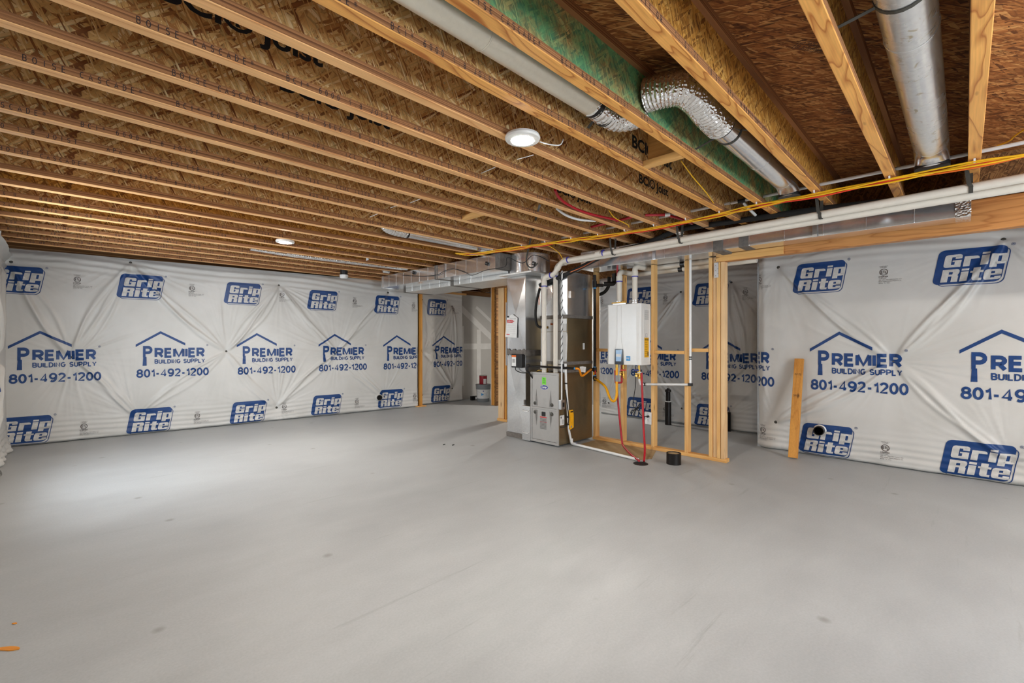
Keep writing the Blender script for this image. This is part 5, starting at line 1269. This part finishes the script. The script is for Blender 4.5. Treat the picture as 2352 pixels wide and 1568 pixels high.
solo(MB('label_white', 'label_grey').box(3.155, 3.16, 6.02, 6.09, 2.44, 2.50), 'foil_flap', 'small bright flap hanging between joists near the end of the supply duct', 'tape')

# ------------------------------------------------------------------ outlet and floor things
t_ = Thing('wall_outlet', 'white wall outlet with a plugged-in cord on the stud under the heater', 'outlet', (4.97, 2.66, .3))
a, b = (4.962,2.699,0.299), (4.962,2.617,0.443)
mb = MB('label_white'); mb.box(4.960, 4.966, b[1], a[1], a[2], b[2]); mb.box(4.966, 5.02, b[1]+.012, a[1]-.012, a[2]+.02, b[2]-.02); t_.part(mb, 'cover_plate', .002)
mb = MB('black_ink'); yc = (a[1]+b[1])/2; zc = a[2]+(b[2]-a[2])*.33
for dy in (-.008, .008): mb.box(4.9592, 4.96, yc+dy-.0015, yc+dy+.0015, zc, zc+.010)
mb.box(4.9592, 4.96, yc-.002, yc+.002, zc-.012, zc-.007); t_.part(mb, 'socket')
pp = Vector((4.945, yc-.005, a[2]+(b[2]-a[2])*.66))
t_ = Thing('power_cord', 'black power cord bunched in loops between the heater and the outlet', 'cord', pp)
mb = MB('black_rubber')
mb.tube([(4.900,2.787,0.983), (4.900,2.787,0.780), (4.890,2.805,0.623), (4.880,2.810,0.530), (4.860,2.764,0.485), (4.860,2.707,0.552), (4.860,2.691,0.533), (4.870,2.759,0.484), (4.860,2.822,0.448), (4.860,2.822,0.422), (4.850,2.747,0.498), (4.860,2.724,0.504), (4.860,2.770,0.458), (4.860,2.793,0.404), (4.860,2.753,0.486), (4.880,2.707,0.412), (4.900,2.668,0.398), pp], .0045, 8, smooth_path=6); t_.part(mb, 'cable')
mb = MB('black_plastic'); mb.tube([pp+Vector((-.012, .0, 0)), pp+Vector((.014, 0, 0))], .013, 12); t_.part(mb, 'plug')
# floor drain
t_ = Thing('floor_drain', 'round dark slotted drain cover in the floor where the hoses end', 'drain', (4.33, 2.405, 0))
mb = MB('black_iron', 'black_ink'); mb.lathe([(.076, 0), (.076, .004), (.070, .006), (0, .006)], (4.33, 2.405, .0005), n=36)
for k in range(16):
    an = 2*math.pi*k/16; mb.obox((4.33+.047*math.cos(an), 2.405+.047*math.sin(an), .007), (math.cos(an), math.sin(an), 0), (-math.sin(an), math.cos(an), 0), (0, 0, 1), .016, .003, .0005, 1)
mb.lathe([(.022, .0068), (.026, .0072), (.022, .0076)], (4.33, 2.405, 0), n=24); t_.part(mb, 'grate')
# cut-off pipes
t_ = Thing('pipe_stub', 'short cut-off black pipe standing on the floor in front of the stud wall', 'pipe', (4.575, 2.16, 0))
mb = MB('black_iron', 'dust'); mb.lathe([(.074, .0005), (.073, .012), (.073, .115), (.066, .115), (.064, .105), (0, .104)], (4.575, 2.16, 0), n=32); t_.part(mb, 'pipe')
mb = MB('dust'); mb.lathe([(.063, .106), (0, .108)], (4.575, 2.16, 0), n=24); t_.part(mb, 'plug', label='dusty grey plug')
t_ = Thing('pipe_stub', 'tall black pipe with a narrower collar, standing behind the stud wall', 'pipe', (6.67, 3.24, 0))
mb = MB('black_iron'); mb.lathe([(.047, .0005), (.047, .355), (.044, .36), (.034, .362), (.034, .50), (.046, .505), (.046, .525), (.040, .54), (.02, .545), (.018, .56), (0, .56)], (6.67, 3.24, 0), n=24); t_.part(mb, 'pipe')
mb = MB('white_tube'); mb.lathe([(.0475, .352), (.0475, .360), (.036, .364)], (6.67, 3.24, 0), n=24); t_.part(mb, 'ring', label='white ring')
solo(MB('black_iron').lathe([(.028, .0005), (.028, .27), (.024, .272), (0, .27)], (6.78, 2.385, 0), n=20), 'pipe_stub', 'short thin black pipe behind the grouped studs near the wall corner', 'pipe')
for (s_, z_, put_, nn, r, lab) in ((4.87, .245, putA, nA, .048, 'open black pipe end poking out of the left printed wall'), (.66, .295, putB, nB, .050, 'open black pipe end in the right printed wall, over a blue badge')):
    p = put_(np.array([s_]), np.array([z_]), 0.0)[0]; ax = Vector((nn[0], nn[1], 0)); p = Vector(p)
    t_ = Thing('wall_pipe_end', lab, 'pipe', p)
    mb = MB('black_iron'); mb.lathe([(r-.008, -.10), (r-.008, .075), (r, .075), (r, .065), (r, -.02)], p, ax, 24); t_.part(mb, 'pipe')
    mb = MB('black_ink'); mb.lathe([(r-.009, .0), (0, .0)], p+ax*.052, ax, 24); t_.part(mb, 'inside_shade')  # black disc stands in for the shade in the pipe's hollow
    if r < .05:
        mb = MB('white_poly_facing'); mb.lathe([(r+.05, -.02), (r+.02, .01), (r+.006, .04), (r+.002, .05)], p, ax, 24); t_.part(mb, 'wrap_collar')
    else:
        mb = MB('galvanized_dull'); mb.lathe([(r+.012, .0), (r+.012, .008), (r+.002, .012)], p, ax, 28); t_.part(mb, 'trim_ring')
# bucket, paint can and scraps by the stair wall
bx, by = 6.47, 7.30
t_ = Thing('paint_bucket', 'grey five-gallon bucket with a white label on the floor by the drywall', 'bucket', (bx, by, 0))
mb = MB('bucket_grey'); mb.lathe([(.128, .0005), (.133, .01), (.148, .27), (.158, .272), (.158, .285), (.152, .287), (.152, .300), (.160, .302), (.160, .318), (.154, .32), (.154, .345), (.165, .347), (.165, .362), (.155, .370), (0, .368)], (bx, by, 0), n=40); t_.part(mb, 'pail')
mb = MB('label_white', 'label_cyan', 'label_blue', 'label_green')
def wrap(a, z, r): return (bx+r*math.cos(a), by+r*math.sin(a), z)
ac = math.atan2(-by, -bx)
rz = lambda z: .1335+(z-.01)*.0577
for k in range(24):
    a0, a1 = ac+(k-12)*.105, ac+(k-11)*.105
    mb.add([wrap(a0, .075, rz(.075)+.0012), wrap(a1, .075, rz(.075)+.0012), wrap(a1, .265, rz(.265)+.0012), wrap(a0, .265, rz(.265)+.0012)], [(0, 1, 2, 3)], 0, True)
R_ = .146
mb.add([wrap(ac-.30, .20, R_+.001), wrap(ac-.30, .135, R_-.002), wrap(ac+.0, .155, R_-.0), wrap(ac+.55, .148, R_-.001), wrap(ac+.55, .158, R_), wrap(ac+.0, .168, R_+.001)], [(0, 1, 2, 5), (5, 2, 3, 4)], 1)
mb.add([wrap(ac-.35, .255, R_+.003), wrap(ac+.4, .255, R_+.003), wrap(ac+.4, .265, R_+.004), wrap(ac-.35, .265, R_+.004)], [(0, 1, 2, 3)], 3)
mb.add([wrap(ac-.05, .222, R_+.002), wrap(ac+.08, .222, R_+.002), wrap(ac+.08, .245, R_+.003), wrap(ac-.05, .245, R_+.003)], [(0, 1, 2, 3)], 2)
t_.part(mb, 'label_wrap', label='white label with a blue arrow')
mb = MB('bare_steel'); mb.tube([wrap(ac-1.5, .30, .162), wrap(ac-.9, .23, .166), wrap(ac, .185, .168), wrap(ac+.9, .23, .166), wrap(ac+1.5, .30, .162)], .002, 6, smooth_path=5); t_.part(mb, 'bail_handle')
t_ = Thing('paint_can', 'dark red one-gallon paint can on top of the grey bucket', 'paint can', (bx, by, .37))
mb = MB('paint_red'); mb.lathe([(.082, .371), (.084, .375), (.084, .550), (.080, .552)], (bx, by, 0), n=32); t_.part(mb, 'can')
mb = MB('bare_steel'); mb.lathe([(.084, .550), (.086, .556), (.082, .560), (.078, .556), (0, .555)], (bx, by, 0), n=32); t_.part(mb, 'lid')
mb = MB('label_white')
for k in range(8):
    a0, a1 = ac+.05+k*.11, ac+.05+(k+1)*.11
    mb.add([(bx+.0855*math.cos(a), by+.0855*math.sin(a), z) for a, z in ((a0, .38), (a1, .38), (a1, .485), (a0, .485))], [(0, 1, 2, 3)], 0, True)
t_.part(mb, 'label_patch', label='white label patch')
mb = MB('black_plastic', 'label_white'); mb.obox((6.50, 7.60, .045), (1, -.15, 0), (.15, 1, 0), (0, 0, 1), .11, .03, .044); mb.obox((6.53, 7.565, .045), (1, -.15, 0), (.15, 1, 0), (0, 0, 1), .05, .004, .03, 1)
solo(mb, 'tool_box', 'small black box with a white label lying behind the bucket', 'box', bevel=.004)
mb = MB('label_grey'); mb.lathe([(.10, .0005), (.12, .03), (.10, .08), (.04, .115), (0, .12)], (6.80, 7.25, 0), n=18)
solo(mb, 'cloth_bundle', 'pale grey bundle lying on the floor right of the bucket', 'bundle')
# dusty fan on the floor in front of the furnace, scraps
mb = MB('dust')
d0 = [(4.52, 3.40), (4.42, 2.50), (4.60, 2.42), (4.97, 2.56), (4.975, 3.40)]
mb.add([(x, y, .0012) for x, y in d0], [(0, 1, 2, 3, 4)])
solo(mb, 'floor_dust', 'tan dusty patch on the concrete between the drain pipe and the stud wall', 'dust')
for (u, lab, sx, sy) in (((-0.132,2.820,0.000), 'smear of orange residue on the floor at the lower left', .05, .014), ((-0.127,3.055,0.000), 'tiny orange crumb on the floor at the lower left', .012, .006)):
    mb = MB('orange_residue'); rr = random.Random(3)
    pts = [(u[0]+sx*math.cos(a)*rr.uniform(.7, 1.1)*.7+sy*math.sin(a)*.7, u[1]-sx*math.cos(a)*.7+sy*math.sin(a)*rr.uniform(.6, 1.2)*.7) for a in [2*math.pi*k/14 for k in range(14)]]
    mb.prism(pts, lambda a, b, c: (a, b, c), .0004, .004); solo(mb, 'residue_smear', lab, 'residue', bevel=.001)
mb = MB('black_rubber')
for p in ((3.408,4.577,0.000), (3.474,4.477,0.000)): mb.obox((p[0], p[1], .004), (1, .4, 0), (-.4, 1, 0), (0, 0, 1), .018, .006, .0035)
solo(mb, 'floor_crumb', 'two tiny dark crumbs on the floor left of the tall duct', 'debris')

solo(MB('black_rubber').tube([(5.150,3.318,2.129), (5.150,3.324,2.020), (5.150,3.371,1.949), (5.150,3.446,1.914), (5.150,3.543,1.910)], .022, 14, smooth_path=6), 'drain_hose', 'dark flexible hose curving behind the top of the gas riser', 'hose')
